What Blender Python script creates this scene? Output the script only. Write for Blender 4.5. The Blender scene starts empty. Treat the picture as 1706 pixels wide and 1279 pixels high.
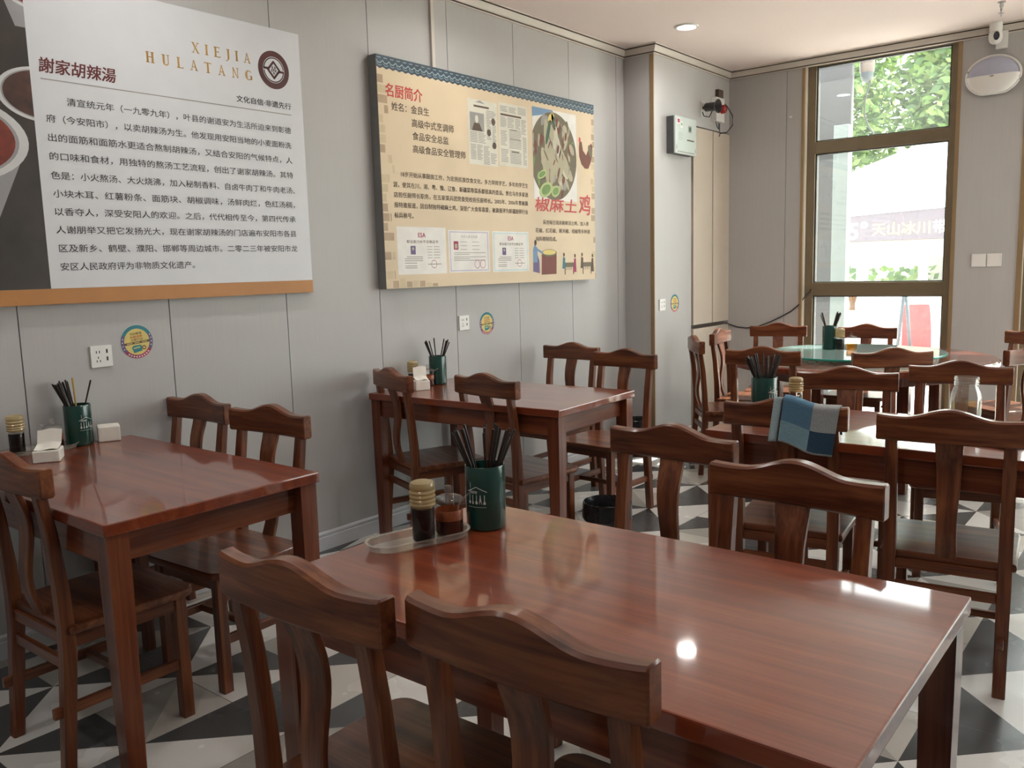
import bpy, bmesh, math, random
from mathutils import Vector, Matrix
random.seed(7)
PI = math.pi
S = bpy.context.scene
COL = S.collection

# ------------------------------------------------------------------ camera, world, sun, exposure
cam_d = bpy.data.cameras.new('camera')
cam_d.sensor_width = 36.0
cam_d.lens = 36.0 * 1420.33 / 1706.0
cam_d.clip_start = 0.05
cam_d.clip_end = 200
cam = bpy.data.objects.new('camera', cam_d)
COL.objects.link(cam)
yaw, pitch, roll = -0.6786, 0.1340, -0.0278
F = Vector((math.sin(yaw)*math.cos(pitch), math.cos(yaw)*math.cos(pitch), -math.sin(pitch)))
R0 = Vector((math.cos(yaw), -math.sin(yaw), 0))
U0 = R0.cross(F)
RR = R0*math.cos(roll) + U0*math.sin(roll)
UU = -R0*math.sin(roll) + U0*math.cos(roll)
M = Matrix(((RR.x, UU.x, -F.x, 3.4031), (RR.y, UU.y, -F.y, -4.332), (RR.z, UU.z, -F.z, 1.3923), (0, 0, 0, 1)))
cam.matrix_world = M
S.camera = cam

world = bpy.data.worlds.new('daylight_world')
S.world = world
world.use_nodes = True
wn = world.node_tree
wn.nodes.clear()
w_out = wn.nodes.new('ShaderNodeOutputWorld')
w_bg = wn.nodes.new('ShaderNodeBackground')
w_sky = wn.nodes.new('ShaderNodeTexSky')
w_sky.sky_type = 'HOSEK_WILKIE'
w_sky.turbidity = 4.0
w_sky.ground_albedo = 0.5
w_sky.sun_direction = Vector((0.35, 0.6, 0.75)).normalized()
w_mix = wn.nodes.new('ShaderNodeMixRGB')
w_mix.inputs[0].default_value = 0.55
w_mix.inputs[2].default_value = (1.0, 0.97, 0.93, 1)
wn.links.new(w_sky.outputs[0], w_mix.inputs[1])
wn.links.new(w_mix.outputs[0], w_bg.inputs[0])
w_bg.inputs[1].default_value = 15.5
wn.links.new(w_bg.outputs[0], w_out.inputs[0])

sun_d = bpy.data.lights.new('sun', 'SUN')
sun_d.energy = 45.0
sun_d.angle = math.radians(0.6)
sun_d.color = (1.0, 0.95, 0.87)
sun = bpy.data.objects.new('sun', sun_d)
COL.objects.link(sun)
sun.rotation_euler = Vector((0.20, 0.52, 0.80)).to_track_quat('Z', 'Y').to_euler()
sun.location = (3, 12, 12)

S.view_settings.view_transform = 'Standard'
S.view_settings.look = 'None'
S.view_settings.exposure = 0.0
S.view_settings.gamma = 1.0
S.view_settings.use_curve_mapping = False

LAMP_W = 5.0          # watts of each ceiling downlight

# ------------------------------------------------------------------ materials
def srgb(r, g, b):
    f = lambda c: (c/255/12.92) if c/255 <= 0.04045 else ((c/255+0.055)/1.055)**2.4
    return (f(r), f(g), f(b), 1.0)

def new_mat(name):
    m = bpy.data.materials.new(name)
    m.use_nodes = True
    return m, m.node_tree, m.node_tree.nodes['Principled BSDF']

def mat(name, col, rough=0.5, metal=0.0, var=0.06, scale=12.0, bump=0.0, coat=0.0, spec=0.5, stretch=(1, 1, 1)):
    m, nt, b = new_mat(name)
    tc = nt.nodes.new('ShaderNodeTexCoord')
    mp = nt.nodes.new('ShaderNodeMapping')
    mp.inputs['Scale'].default_value = stretch
    nt.links.new(tc.outputs['Object'], mp.inputs[0])
    nz = nt.nodes.new('ShaderNodeTexNoise')
    nz.inputs['Scale'].default_value = scale
    nz.inputs['Detail'].default_value = 3
    nt.links.new(mp.outputs[0], nz.inputs['Vector'])
    rp = nt.nodes.new('ShaderNodeValToRGB')
    rp.color_ramp.elements[0].position = 0.3
    rp.color_ramp.elements[1].position = 0.7
    rp.color_ramp.elements[0].color = tuple(c*(1-var) for c in col[:3]) + (1,)
    rp.color_ramp.elements[1].color = tuple(min(1, c*(1+var)) for c in col[:3]) + (1,)
    nt.links.new(nz.outputs[0], rp.inputs[0])
    nt.links.new(rp.outputs[0], b.inputs['Base Color'])
    b.inputs['Roughness'].default_value = rough
    b.inputs['Metallic'].default_value = metal
    b.inputs['Specular IOR Level'].default_value = spec
    b.inputs['Coat Weight'].default_value = coat
    b.inputs['Coat Roughness'].default_value = 0.1
    if bump:
        bp = nt.nodes.new('ShaderNodeBump')
        bp.inputs['Strength'].default_value = bump
        bp.inputs['Distance'].default_value = 0.002
        nt.links.new(nz.outputs[0], bp.inputs['Height'])
        nt.links.new(bp.outputs[0], b.inputs['Normal'])
    return m

def wood(name, dark, mid, light, rough, coat, coat_rough, bump=0.15, ior=1.5):
    """varnished wood whose grain follows the 'grain' attribute (first axis along the piece)"""
    m, nt, b = new_mat(name)
    at = nt.nodes.new('ShaderNodeAttribute')
    at.attribute_name = 'grain'
    oi = nt.nodes.new('ShaderNodeObjectInfo')
    add = nt.nodes.new('ShaderNodeVectorMath')
    add.operation = 'ADD'
    mul = nt.nodes.new('ShaderNodeVectorMath')
    mul.operation = 'SCALE'
    comb = nt.nodes.new('ShaderNodeCombineXYZ')
    nt.links.new(oi.outputs['Random'], comb.inputs[0])
    nt.links.new(oi.outputs['Random'], comb.inputs[1])
    mul.inputs['Scale'].default_value = 7.3
    nt.links.new(comb.outputs[0], mul.inputs[0])
    nt.links.new(at.outputs['Vector'], add.inputs[0])
    nt.links.new(mul.outputs[0], add.inputs[1])
    mp = nt.nodes.new('ShaderNodeMapping')
    mp.inputs['Scale'].default_value = (1.6, 26, 26)
    nt.links.new(add.outputs[0], mp.inputs[0])
    n1 = nt.nodes.new('ShaderNodeTexNoise')
    n1.inputs['Scale'].default_value = 1.0
    n1.inputs['Detail'].default_value = 5
    n1.inputs['Distortion'].default_value = 0.7
    nt.links.new(mp.outputs[0], n1.inputs['Vector'])
    mp2 = nt.nodes.new('ShaderNodeMapping')
    mp2.inputs['Scale'].default_value = (3, 130, 130)
    nt.links.new(add.outputs[0], mp2.inputs[0])
    n2 = nt.nodes.new('ShaderNodeTexNoise')
    n2.inputs['Scale'].default_value = 1.0
    n2.inputs['Detail'].default_value = 3
    nt.links.new(mp2.outputs[0], n2.inputs['Vector'])
    mx = nt.nodes.new('ShaderNodeMath')
    mx.operation = 'MULTIPLY_ADD'
    mx.inputs[1].default_value = 0.3
    nt.links.new(n2.outputs[0], mx.inputs[0])
    sc = nt.nodes.new('ShaderNodeMath')
    sc.operation = 'MULTIPLY'
    sc.inputs[1].default_value = 0.7
    nt.links.new(n1.outputs[0], sc.inputs[0])
    nt.links.new(sc.outputs[0], mx.inputs[2])
    rp = nt.nodes.new('ShaderNodeValToRGB')
    e = rp.color_ramp.elements
    e[0].position = 0.34; e[0].color = dark
    e[1].position = 0.68; e[1].color = light
    k = e.new(0.5); k.color = mid
    nt.links.new(mx.outputs[0], rp.inputs[0])
    nt.links.new(rp.outputs[0], b.inputs['Base Color'])
    b.inputs['Roughness'].default_value = rough
    b.inputs['Coat Weight'].default_value = coat
    b.inputs['Coat Roughness'].default_value = coat_rough
    b.inputs['Coat IOR'].default_value = ior
    b.inputs['Specular IOR Level'].default_value = 0.25
    if bump:
        bp = nt.nodes.new('ShaderNodeBump')
        bp.inputs['Strength'].default_value = bump
        bp.inputs['Distance'].default_value = 0.0008
        nt.links.new(mx.outputs[0], bp.inputs['Height'])
        nt.links.new(bp.outputs[0], b.inputs['Normal'])
        nt.links.new(bp.outputs[0], b.inputs['Coat Normal'])
    return m

def glass(name, tint=(1, 1, 1), gloss=0.08, rough=0.02, fres=True, haze=0.0, dcol=(0.9, 0.95, 0.95), fk=0.6):
    """thin clear sheet: see-through with a mirror-like skin"""
    m, nt, b = new_mat(name)
    out = nt.nodes['Material Output']
    nt.nodes.remove(b)
    tr = nt.nodes.new('ShaderNodeBsdfTransparent')
    tr.inputs[0].default_value = (*tint, 1)
    gl = nt.nodes.new('ShaderNodeBsdfGlossy')
    gl.inputs['Roughness'].default_value = rough
    mixn = nt.nodes.new('ShaderNodeMixShader')
    if fres:
        lw = nt.nodes.new('ShaderNodeLayerWeight')
        lw.inputs[0].default_value = 0.25
        mm = nt.nodes.new('ShaderNodeMath')
        mm.operation = 'MULTIPLY_ADD'
        mm.inputs[1].default_value = fk
        mm.inputs[2].default_value = gloss
        nt.links.new(lw.outputs['Fresnel'], mm.inputs[0])
        nt.links.new(mm.outputs[0], mixn.inputs[0])
    else:
        mixn.inputs[0].default_value = gloss
    nt.links.new(tr.outputs[0], mixn.inputs[1])
    nt.links.new(gl.outputs[0], mixn.inputs[2])
    last = mixn
    if haze:
        tl = nt.nodes.new('ShaderNodeBsdfTranslucent' if haze < 0.05 else 'ShaderNodeBsdfDiffuse')  # pale share: painted veil, glare and highlights on glass, cloudiness in plastic
        tl.inputs[0].default_value = (*dcol, 1)
        m2 = nt.nodes.new('ShaderNodeMixShader')
        m2.inputs[0].default_value = haze
        nt.links.new(mixn.outputs[0], m2.inputs[1])
        nt.links.new(tl.outputs[0], m2.inputs[2])
        last = m2
    nt.links.new(last.outputs[0], out.inputs[0])
    return m

def emit(name, col, strength):
    m, nt, b = new_mat(name)
    b.inputs['Base Color'].default_value = (*col, 1)
    b.inputs['Emission Color'].default_value = (*col, 1)
    b.inputs['Emission Strength'].default_value = strength
    return m

W_TABLE = wood('table_wood', (0.070, 0.014, 0.006, 1), (0.135, 0.032, 0.012, 1), (0.210, 0.060, 0.022, 1), 0.34, 0.6, 0.12, 0.12)
W_TOP = wood('tabletop_wood', (0.130, 0.019, 0.006, 1), (0.180, 0.031, 0.009, 1), (0.240, 0.052, 0.016, 1), 0.32, 0.9, 0.05, 0.035, 1.55)
W_CHAIR = wood('chair_wood', (0.056, 0.014, 0.006, 1), (0.130, 0.036, 0.013, 1), (0.230, 0.078, 0.028, 1), 0.38, 0.5, 0.18, 0.2)
W_PALE = wood('raw_wood', (0.20, 0.11, 0.05, 1), (0.27, 0.16, 0.08, 1), (0.33, 0.21, 0.11, 1), 0.6, 0.0, 0.2, 0.1)

WALL = mat('grey_wall_panel', (0.455, 0.445, 0.44, 1), 0.5, var=0.025, scale=3, bump=0.1, stretch=(90, 90, 1.0))
GROOVE = mat('panel_groove', (0.16, 0.15, 0.145, 1), 0.8)
DARKGAP = mat('dark_gap', (0.10, 0.085, 0.07, 1), 0.7)
CEIL = mat('ceiling_paint', (0.86, 0.745, 0.71, 1), 0.85, var=0.01, scale=2)
CREAM = mat('cream_trim', (0.60, 0.55, 0.49, 1), 0.5, var=0.02)
CREAMDK = mat('cornice_dark_line', (0.12, 0.09, 0.07, 1), 0.6)
CREAMPANEL = mat('cream_panel', (0.56, 0.49, 0.41, 1), 0.5, var=0.02, scale=5)
GOLD = mat('gold_trim', (0.32, 0.22, 0.12, 1), 0.4, 0.35, var=0.04)
BRONZE = mat('bronze_frame', (0.20, 0.16, 0.10, 1), 0.4, 0.3, var=0.05)
RUBBER = mat('dark_gasket', (0.03, 0.03, 0.025, 1), 0.6)
SKIRT = mat('white_skirting', (0.60, 0.61, 0.64, 1), 0.45, var=0.02)
PLASTIC_W = mat('white_plastic', (0.78, 0.77, 0.75, 1), 0.4, var=0.01)
HOLE = mat('black_slot', (0.02, 0.02, 0.02, 1), 0.6)
BLACK_PL = mat('black_plastic', (0.018, 0.018, 0.019, 1), 0.35, var=0.1)
BLACK_RUB = mat('black_cable', (0.015, 0.015, 0.015, 1), 0.5)
GREEN_CER = mat('green_ceramic', (0.005, 0.050, 0.040, 1), 0.22, var=0.05, coat=0.5)
DECAL = mat('pale_decal', (0.62, 0.66, 0.62, 1), 0.6, var=0.02)
STICK = mat('dark_chopstick', (0.026, 0.017, 0.013, 1), 0.38, var=0.15, scale=40)
STICK_Y = mat('yellow_chopstick', (0.50, 0.30, 0.05, 1), 0.45)
PAPER = mat('napkin_paper', (0.80, 0.77, 0.70, 1), 0.9, var=0.03, scale=30, bump=0.2)
GLASSM = glass('clear_glass', (0.97, 0.98, 0.97), 0.015, fk=0.22)
LIDM = glass('jar_lid_glass', (0.97, 0.98, 0.97), 0.06, 0.03, fk=0.5, haze=0.07, dcol=(0.8, 0.78, 0.74))  # pale diffuse share paints in the whitish highlights of the glass
PANE = glass('window_glass', (0.90, 0.94, 0.93), 0.04, haze=0.012)  # faint translucent share paints the bright veil over the view outside
TRAYM = glass('clear_plastic_tray', (0.92, 0.91, 0.88), 0.05, 0.10, haze=0.16, dcol=(0.75, 0.72, 0.66))
CAPM = glass('yellow_clear_cap', (0.88, 0.78, 0.55), 0.10, 0.08, haze=0.40, dcol=(0.62, 0.50, 0.28))
SOY = mat('soy_sauce', (0.006, 0.003, 0.003, 1), 0.06, var=0.05)
CHILI = mat('chili_oil', (0.06, 0.010, 0.005, 1), 0.15, var=0.2, scale=60)
CHILI2 = mat('chili_paste', (0.30, 0.075, 0.025, 1), 0.35, var=0.25, scale=120)
TEA = glass('tea', (0.97, 0.88, 0.52), 0.03, 0.05)
AMBER = glass('amber_sauce', (0.95, 0.55, 0.12), 0.04, 0.05)
LAZY = glass('lazy_susan_glass', (0.78, 0.95, 0.90), 0.22, 0.01, fk=0.8, haze=0.13, dcol=(0.72, 0.95, 0.92))  # white-cyan diffuse share stands in for sun glare on the disc
LAZYEDGE = mat('green_glass_edge', (0.02, 0.30, 0.24, 1), 0.15, var=0.03)
BAG = mat('black_bin_bag', (0.012, 0.012, 0.013, 1), 0.22, var=0.2, scale=50, bump=0.8)
BOARD_W = mat('board_white', (0.66, 0.67, 0.70, 1), 0.45, var=0.015)
BOARD_DK = mat('board_photo_dark', (0.030, 0.021, 0.017, 1), 0.45, var=0.5, scale=5)
ORANGE = mat('orange_strip', (0.46, 0.20, 0.055, 1), 0.5, var=0.05)
MAROON = mat('maroon_print', (0.075, 0.018, 0.018, 1), 0.6)
MAROON2 = mat('red_brush_print', (0.12, 0.014, 0.016, 1), 0.6)
GOLDPRINT = mat('gold_print', (0.48, 0.27, 0.06, 1), 0.5)
INK = mat('dark_ink', (0.045, 0.045, 0.05, 1), 0.7)
BOWL_W = mat('bowl_white', (0.60, 0.60, 0.60, 1), 0.5, var=0.05)
BOWL_SH = mat('bowl_glaze_grey', (0.30, 0.29, 0.30, 1), 0.5, var=0.06)
SOUPDK = mat('soup_dark', (0.06, 0.02, 0.012, 1), 0.5, var=0.8, scale=9)
SOUP = mat('soup_red', (0.20, 0.024, 0.010, 1), 0.5, var=0.4, scale=14)
P_BEIGE = mat('poster_beige', (0.66, 0.53, 0.36, 1), 0.5, var=0.06, scale=3)
P_SIDE = mat('poster_grey_edge', (0.19, 0.19, 0.185, 1), 0.6)
P_BRICK = mat('poster_brick', (0.42, 0.30, 0.19, 1), 0.5, var=0.1)
P_BRICK2 = mat('poster_brick_pale', (0.56, 0.45, 0.28, 1), 0.5, var=0.1)
P_ROOF = mat('poster_roof_slate', (0.035, 0.065, 0.09, 1), 0.5, var=0.2)
P_ROOFL = mat('poster_roof_light', (0.30, 0.40, 0.46, 1), 0.5)
P_RED = mat('poster_red', (0.50, 0.03, 0.03, 1), 0.5)
P_INK = mat('poster_ink', (0.09, 0.055, 0.035, 1), 0.6)
P_WHITE = mat('poster_white', (0.74, 0.72, 0.68, 1), 0.5)
P_NEWS = mat('newsprint', (0.66, 0.63, 0.54, 1), 0.6)
P_GREY = mat('print_grey', (0.30, 0.29, 0.27, 1), 0.6)
P_LILAC = mat('print_lilac', (0.50, 0.45, 0.58, 1), 0.6)
P_BLUE = mat('print_blue', (0.16, 0.28, 0.45, 1), 0.6)
P_CYAN = mat('print_cyan', (0.50, 0.66, 0.68, 1), 0.6)
P_GRN = mat('print_green', (0.16, 0.28, 0.08, 1), 0.6)
P_GRN2 = mat('print_green_pale', (0.42, 0.50, 0.22, 1), 0.6)
P_DKGRN = mat('print_green_dark', (0.035, 0.10, 0.05, 1), 0.6)
P_CHICK = mat('print_chicken', (0.42, 0.38, 0.26, 1), 0.6)
P_CHICKL = mat('print_chicken_light', (0.55, 0.52, 0.40, 1), 0.6)
P_CHICK2 = mat('print_chicken_dark', (0.15, 0.12, 0.07, 1), 0.6)
P_BROWN = mat('print_brown', (0.16, 0.045, 0.025, 1), 0.6)
P_YEL = mat('print_yellow', (0.68, 0.55, 0.18, 1), 0.6)
P_PURP = mat('print_purple', (0.13, 0.10, 0.22, 1), 0.6)
P_CRIM = mat('print_crimson', (0.35, 0.03, 0.10, 1), 0.6)
P_TEAL = mat('print_teal', (0.03, 0.20, 0.24, 1), 0.6)
METER = mat('meter_cover', (0.46, 0.52, 0.48, 1), 0.3, var=0.02)
METER_S = mat('meter_case_dark', (0.07, 0.07, 0.075, 1), 0.5)
REDLENS = mat('red_lens', (0.30, 0.012, 0.012, 1), 0.2)
HORN = mat('horn_black', (0.02, 0.018, 0.02, 1), 0.35)
LAVENDER = mat('lavender_cover', (0.42, 0.44, 0.56, 1), 0.3, var=0.03)
TOWELS = [mat('towel_' + n, c, 0.95, var=0.14, scale=260, bump=0.7) for n, c in
          (('blue', (0.085, 0.18, 0.27, 1)), ('grey', (0.30, 0.32, 0.32, 1)), ('sky', (0.19, 0.32, 0.38, 1)), ('navy', (0.025, 0.06, 0.105, 1)), ('pale', (0.34, 0.44, 0.47, 1)))]
PHONE_G = mat('phone_screen', (0.015, 0.017, 0.022, 1), 0.06)
CHROME = mat('metal', (0.5, 0.5, 0.5, 1), 0.3, 0.9)
PAVE = mat('pale_paving', (0.52, 0.48, 0.43, 1), 0.8, var=0.08, scale=2)
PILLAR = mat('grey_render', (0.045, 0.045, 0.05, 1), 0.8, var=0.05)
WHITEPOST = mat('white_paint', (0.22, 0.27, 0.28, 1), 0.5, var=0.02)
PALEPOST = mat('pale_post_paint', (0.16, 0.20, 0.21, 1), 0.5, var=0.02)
HOUSING = mat('camera_housing', (0.10, 0.075, 0.062, 1), 0.5)
CANOPY = mat('white_canopy', (0.80, 0.80, 0.82, 1), 0.7, var=0.01)
SIGN_DK = mat('sign_board', (0.085, 0.068, 0.085, 1), 0.6)
SIGN_TX = mat('sign_letter', (0.62, 0.40, 0.10, 1), 0.5)
SIGN_TXW = mat('sign_letter_white', (0.65, 0.60, 0.45, 1), 0.5)
TAN = mat('tan_counter', (0.30, 0.25, 0.20, 1), 0.7, var=0.15, scale=4)
def leaf_mat(name, col):
    m, nt, b = new_mat(name)
    b.inputs['Base Color'].default_value = col
    b.inputs['Roughness'].default_value = 0.55
    nz = nt.nodes.new('ShaderNodeTexNoise')
    nz.inputs['Scale'].default_value = 3.0
    rp = nt.nodes.new('ShaderNodeValToRGB')
    rp.color_ramp.elements[0].color = tuple(c*0.7 for c in col[:3])+(1,)
    rp.color_ramp.elements[1].color = tuple(min(1, c*1.3) for c in col[:3])+(1,)
    nt.links.new(nz.outputs[0], rp.inputs[0])
    nt.links.new(rp.outputs[0], b.inputs['Base Color'])
    tl = nt.nodes.new('ShaderNodeBsdfTranslucent')
    nt.links.new(rp.outputs[0], tl.inputs[0])
    mx = nt.nodes.new('ShaderNodeMixShader')
    mx.inputs[0].default_value = 0.5
    nt.links.new(b.outputs[0], mx.inputs[1])
    nt.links.new(tl.outputs[0], mx.inputs[2])
    nt.links.new(mx.outputs[0], nt.nodes['Material Output'].inputs[0])
    return m
LEAF = [leaf_mat('leaf_' + n, c) for n, c in (('a', (0.14, 0.24, 0.06, 1)), ('b', (0.24, 0.34, 0.11, 1)), ('c', (0.09, 0.17, 0.06, 1)))]
BARK = mat('bark', (0.10, 0.07, 0.05, 1), 0.9)
RED_PL = mat('red_plastic', (0.45, 0.035, 0.04, 1), 0.5)
YEL_PL = mat('yellow_cloth', (0.07, 0.026, 0.002, 1), 0.7)
BLUE_GR = mat('blue_grey_paint', (0.035, 0.05, 0.06, 1), 0.6)
BRICK_OUT = mat('far_wall_render', (0.36, 0.33, 0.30, 1), 0.8, var=0.1, scale=1)

# ------------------------------------------------------------------ mesh builder
class MB:
    """collects shapes (with their grain directions and materials) into ONE mesh"""
    def __init__(self):
        self.v, self.f, self.m, self.g, self.sm = [], [], [], [], []
        self.mats = []

    def mi(self, m):
        if m not in self.mats:
            self.mats.append(m)
        return self.mats.index(m)

    def raw(self, verts, faces, m, grain=None, T=None, sm=True):
        o = len(self.v)
        i = self.mi(m)
        off = random.random()*5
        for k, p in enumerate(verts):
            p = Vector(p)
            gx = grain[k] if grain else p
            self.g.append((gx[0]+off, gx[1]+off, gx[2]))
            self.v.append(T @ p if T else p)
        for f in faces:
            self.f.append([o+j for j in f])
            self.m.append(i)
            self.sm.append(sm)
        return self

    def box(self, x0, x1, y0, y1, z0, z1, m, bevel=0.0, T=None, seg=2):
        bm = bmesh.new()
        bmesh.ops.create_cube(bm, size=1.0)
        for vv in bm.verts:
            vv.co = Vector(((x0+x1)/2+vv.co.x*(x1-x0), (y0+y1)/2+vv.co.y*(y1-y0), (z0+z1)/2+vv.co.z*(z1-z0)))
        if bevel:
            bmesh.ops.bevel(bm, geom=list(bm.edges), offset=bevel, segments=seg, affect='EDGES', profile=0.6)
        bm.verts.index_update()
        vs = [vv.co.copy() for vv in bm.verts]
        fs = [[vv.index for vv in ff.verts] for ff in bm.faces]
        bm.free()
        d = (x1-x0, y1-y0, z1-z0)
        a = d.index(max(d))
        gr = [(p[a], p[(a+1) % 3], p[(a+2) % 3]) for p in vs]
        return self.raw(vs, fs, m, gr, T, False)

    def loft(self, rings, m, axis=2, caps=True, closed=True, T=None):
        n = len(rings[0])
        vs = [Vector(p) for r in rings for p in r]
        fs = []
        for i in range(len(rings)-1):
            for j in range(n if closed else n-1):
                k = (j+1) % n
                fs.append([i*n+j, i*n+k, (i+1)*n+k, (i+1)*n+j])
        if caps and closed:
            fs.append(list(range(n))[::-1])
            fs.append([(len(rings)-1)*n+j for j in range(n)])
        gr = [(p[axis], p[(axis+1) % 3], p[(axis+2) % 3]) for p in vs]
        self.raw(vs, fs, m, gr, T)
        if caps and closed:
            self.sm[-2:] = [False, False]
        return self

    def lathe(self, prof, m, n=32, c=(0, 0, 0), T=None, caps=True):
        rings = [[(c[0]+r*math.cos(2*PI*j/n), c[1]+r*math.sin(2*PI*j/n), c[2]+z) for j in range(n)] for r, z in prof]
        return self.loft(rings, m, 2, caps=caps, T=T)

    def tube(self, pts, r, m, n=8, T=None):
        pts = [Vector(p) for p in pts]
        rings = []
        for i, p in enumerate(pts):
            t = (pts[min(i+1, len(pts)-1)]-pts[max(i-1, 0)]).normalized()
            a = Vector((0, 0, 1)) if abs(t.z) < 0.9 else Vector((1, 0, 0))
            u = t.cross(a).normalized()
            w = u.cross(t)
            rings.append([p+(u*math.cos(2*PI*j/n)+w*math.sin(2*PI*j/n))*r for j in range(n)])
        return self.loft(rings, m, 0, T=T)

    def prism(self, pts, z0, z1, m, T=None):
        n = len(pts)
        vs = [Vector((p[0], p[1], z0)) for p in pts]+[Vector((p[0], p[1], z1)) for p in pts]
        fs = [list(range(n))[::-1], [n+j for j in range(n)]]+[[j, (j+1) % n, n+(j+1) % n, n+j] for j in range(n)]
        return self.raw(vs, fs, m, None, T)

    def build(self, name, parent=None, loc=None, smooth=True, angle=35):
        me = bpy.data.meshes.new(name)
        me.from_pydata([tuple(p) for p in self.v], [], self.f)
        for m in self.mats:
            me.materials.append(m)
        me.polygons.foreach_set('material_index', self.m)
        a = me.attributes.new('grain', 'FLOAT_VECTOR', 'POINT')
        a.data.foreach_set('vector', [c for g in self.g for c in g])
        bm = bmesh.new()
        bm.from_mesh(me)
        bmesh.ops.recalc_face_normals(bm, faces=list(bm.faces))
        bm.to_mesh(me)
        bm.free()
        if smooth:
            me.set_sharp_from_angle(angle=math.radians(angle))
            me.polygons.foreach_set('use_smooth', [bool(q) for q in self.sm])
        me.update()
        o = bpy.data.objects.new(name, me)
        COL.objects.link(o)
        if parent:
            o.parent = parent
        if loc:
            o.location = loc
        return o

def tag(o, label, cat, group=None):
    o['label'] = label
    o['category'] = cat
    if group:
        o['group'] = group
    return o

def thing(name, label, cat, loc=(0, 0, 0), rz=0.0, group=None):
    o = bpy.data.objects.new(name, None)
    o.empty_display_size = 0.05
    COL.objects.link(o)
    o.location = loc
    o.rotation_euler = (0, 0, rz)
    return tag(o, label, cat, group)

def struct(mb, name, **k):
    o = mb.build(name, **k)
    o['kind'] = 'structure'
    return o

def kids(o):
    return [c for c in bpy.data.objects if c.parent == o]

def dup(root, loc, rz, label, group=None):
    r = root.copy()
    COL.objects.link(r)
    r.location = loc
    r.rotation_euler = (0, 0, rz)
    r['label'] = label
    if group:
        r['group'] = group
    for ch in kids(root):
        c = ch.copy()
        COL.objects.link(c)
        c.parent = r
        for g in kids(ch):
            d = g.copy()
            COL.objects.link(d)
            d.parent = c
    return r

# flat prints: polygons in a (u, v) sheet, mapped to a wall by a function
class Sheet(MB):
    def __init__(self, fn):
        super().__init__()
        self.fn = fn

    def poly(self, pts, m, lift=0.0):
        vs = [self.fn(p[0], p[1], lift) for p in pts]
        return self.raw(vs, [list(range(len(vs)))], m)

    def rect(self, u0, u1, v0, v1, m, lift=0.0):
        return self.poly([(u0, v0), (u1, v0), (u1, v1), (u0, v1)], m, lift)

    def ell(self, u, v, a, b, m, lift=0.0, rot=0.0, n=24):
        c, s = math.cos(rot), math.sin(rot)
        return self.poly([(u+a*math.cos(t)*c-b*math.sin(t)*s, v+a*math.cos(t)*s+b*math.sin(t)*c) for t in [2*PI*k/n for k in range(n)]], m, lift)

    def arc(self, u, v, r0, r1, a0, a1, m, lift=0.0, n=24):
        for k in range(n):
            t0 = a0+(a1-a0)*k/n
            t1 = a0+(a1-a0)*(k+1)/n
            self.poly([(u+r0*math.cos(t0), v+r0*math.sin(t0)), (u+r1*math.cos(t0), v+r1*math.sin(t0)),
                       (u+r1*math.cos(t1), v+r1*math.sin(t1)), (u+r0*math.cos(t1), v+r0*math.sin(t1))], m, lift)
        return self

    def stroke(self, pts, w, m, lift=0.0):
        segs = []
        for (a, b) in zip(pts, pts[1:]):
            a, b = Vector(a), Vector(b)
            k = max(1, int((b-a).length/0.003)) if getattr(self, 'curved', False) else 1
            segs += [(a.lerp(b, i/k), a.lerp(b, (i+1)/k)) for i in range(k)]
        for (a, b) in segs:
            t = (b-a).normalized()
            nrm = Vector((-t.y, t.x))*w/2
            e = t*w*0.3
            self.poly([a-e-nrm, b+e-nrm, b+e+nrm, a-e+nrm], m, lift)
        return self

    def text(self, body, u0, u1, v, h, m, lift=0.0, bold=0.0, shear=0.0):
        """the words fill u0..u1, centred on height v with glyph height h"""
        vs, fs = text_mesh(body, 0.0, shear)
        xs = [p[0] for p in vs]
        ys = [p[1] for p in vs]
        x0, x1, y0, y1 = min(xs), max(xs), min(ys), max(ys)
        k = h*bold
        for i, (du, dv) in enumerate([(0, 0)] if not bold else [(-k, -k*.6), (k, -k*.6), (-k, k*.6), (k, k*.6)]):
            pts = [self.fn(u0+(p[0]-x0)/(x1-x0)*(u1-u0)+du, v+((p[1]-y0)/(y1-y0)-0.5)*h+dv, lift+i*0.00004) for p in vs]
            self.raw(pts, fs, m)
        return self

    def build(self, name, parent=None, **k):
        return super().build(name, parent, smooth=False, **k)

_tc = bpy.data.curves.new('lettering_curve', 'FONT')
_to = bpy.data.objects.new('lettering_curve', _tc)
COL.objects.link(_to)
def text_mesh(body, bold=0.0, shear=0.0):
    _tc.body = body
    _tc.offset = bold
    _tc.shear = shear
    _tc.resolution_u = 2
    dg = bpy.context.evaluated_depsgraph_get()
    dg.update()
    me = bpy.data.meshes.new_from_object(_to.evaluated_get(dg))
    vs = [tuple(v.co) for v in me.vertices]
    fs = [list(p.vertices) for p in me.polygons]
    bpy.data.meshes.remove(me)
    return vs, fs

def on_x(x, y0=0.0, z0=0.0):         # sheet lying on a wall that faces +X
    return lambda u, v, l: (x+l, y0+u, z0+v)

# ------------------------------------------------------------------ room shell
ZC = 2.96                     # ceiling
XC, YC, YW, XR, YB = 0.2478, 1.298, 2.569, 6.4, -6.2
PS, P0 = 0.6, -3.0119

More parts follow.
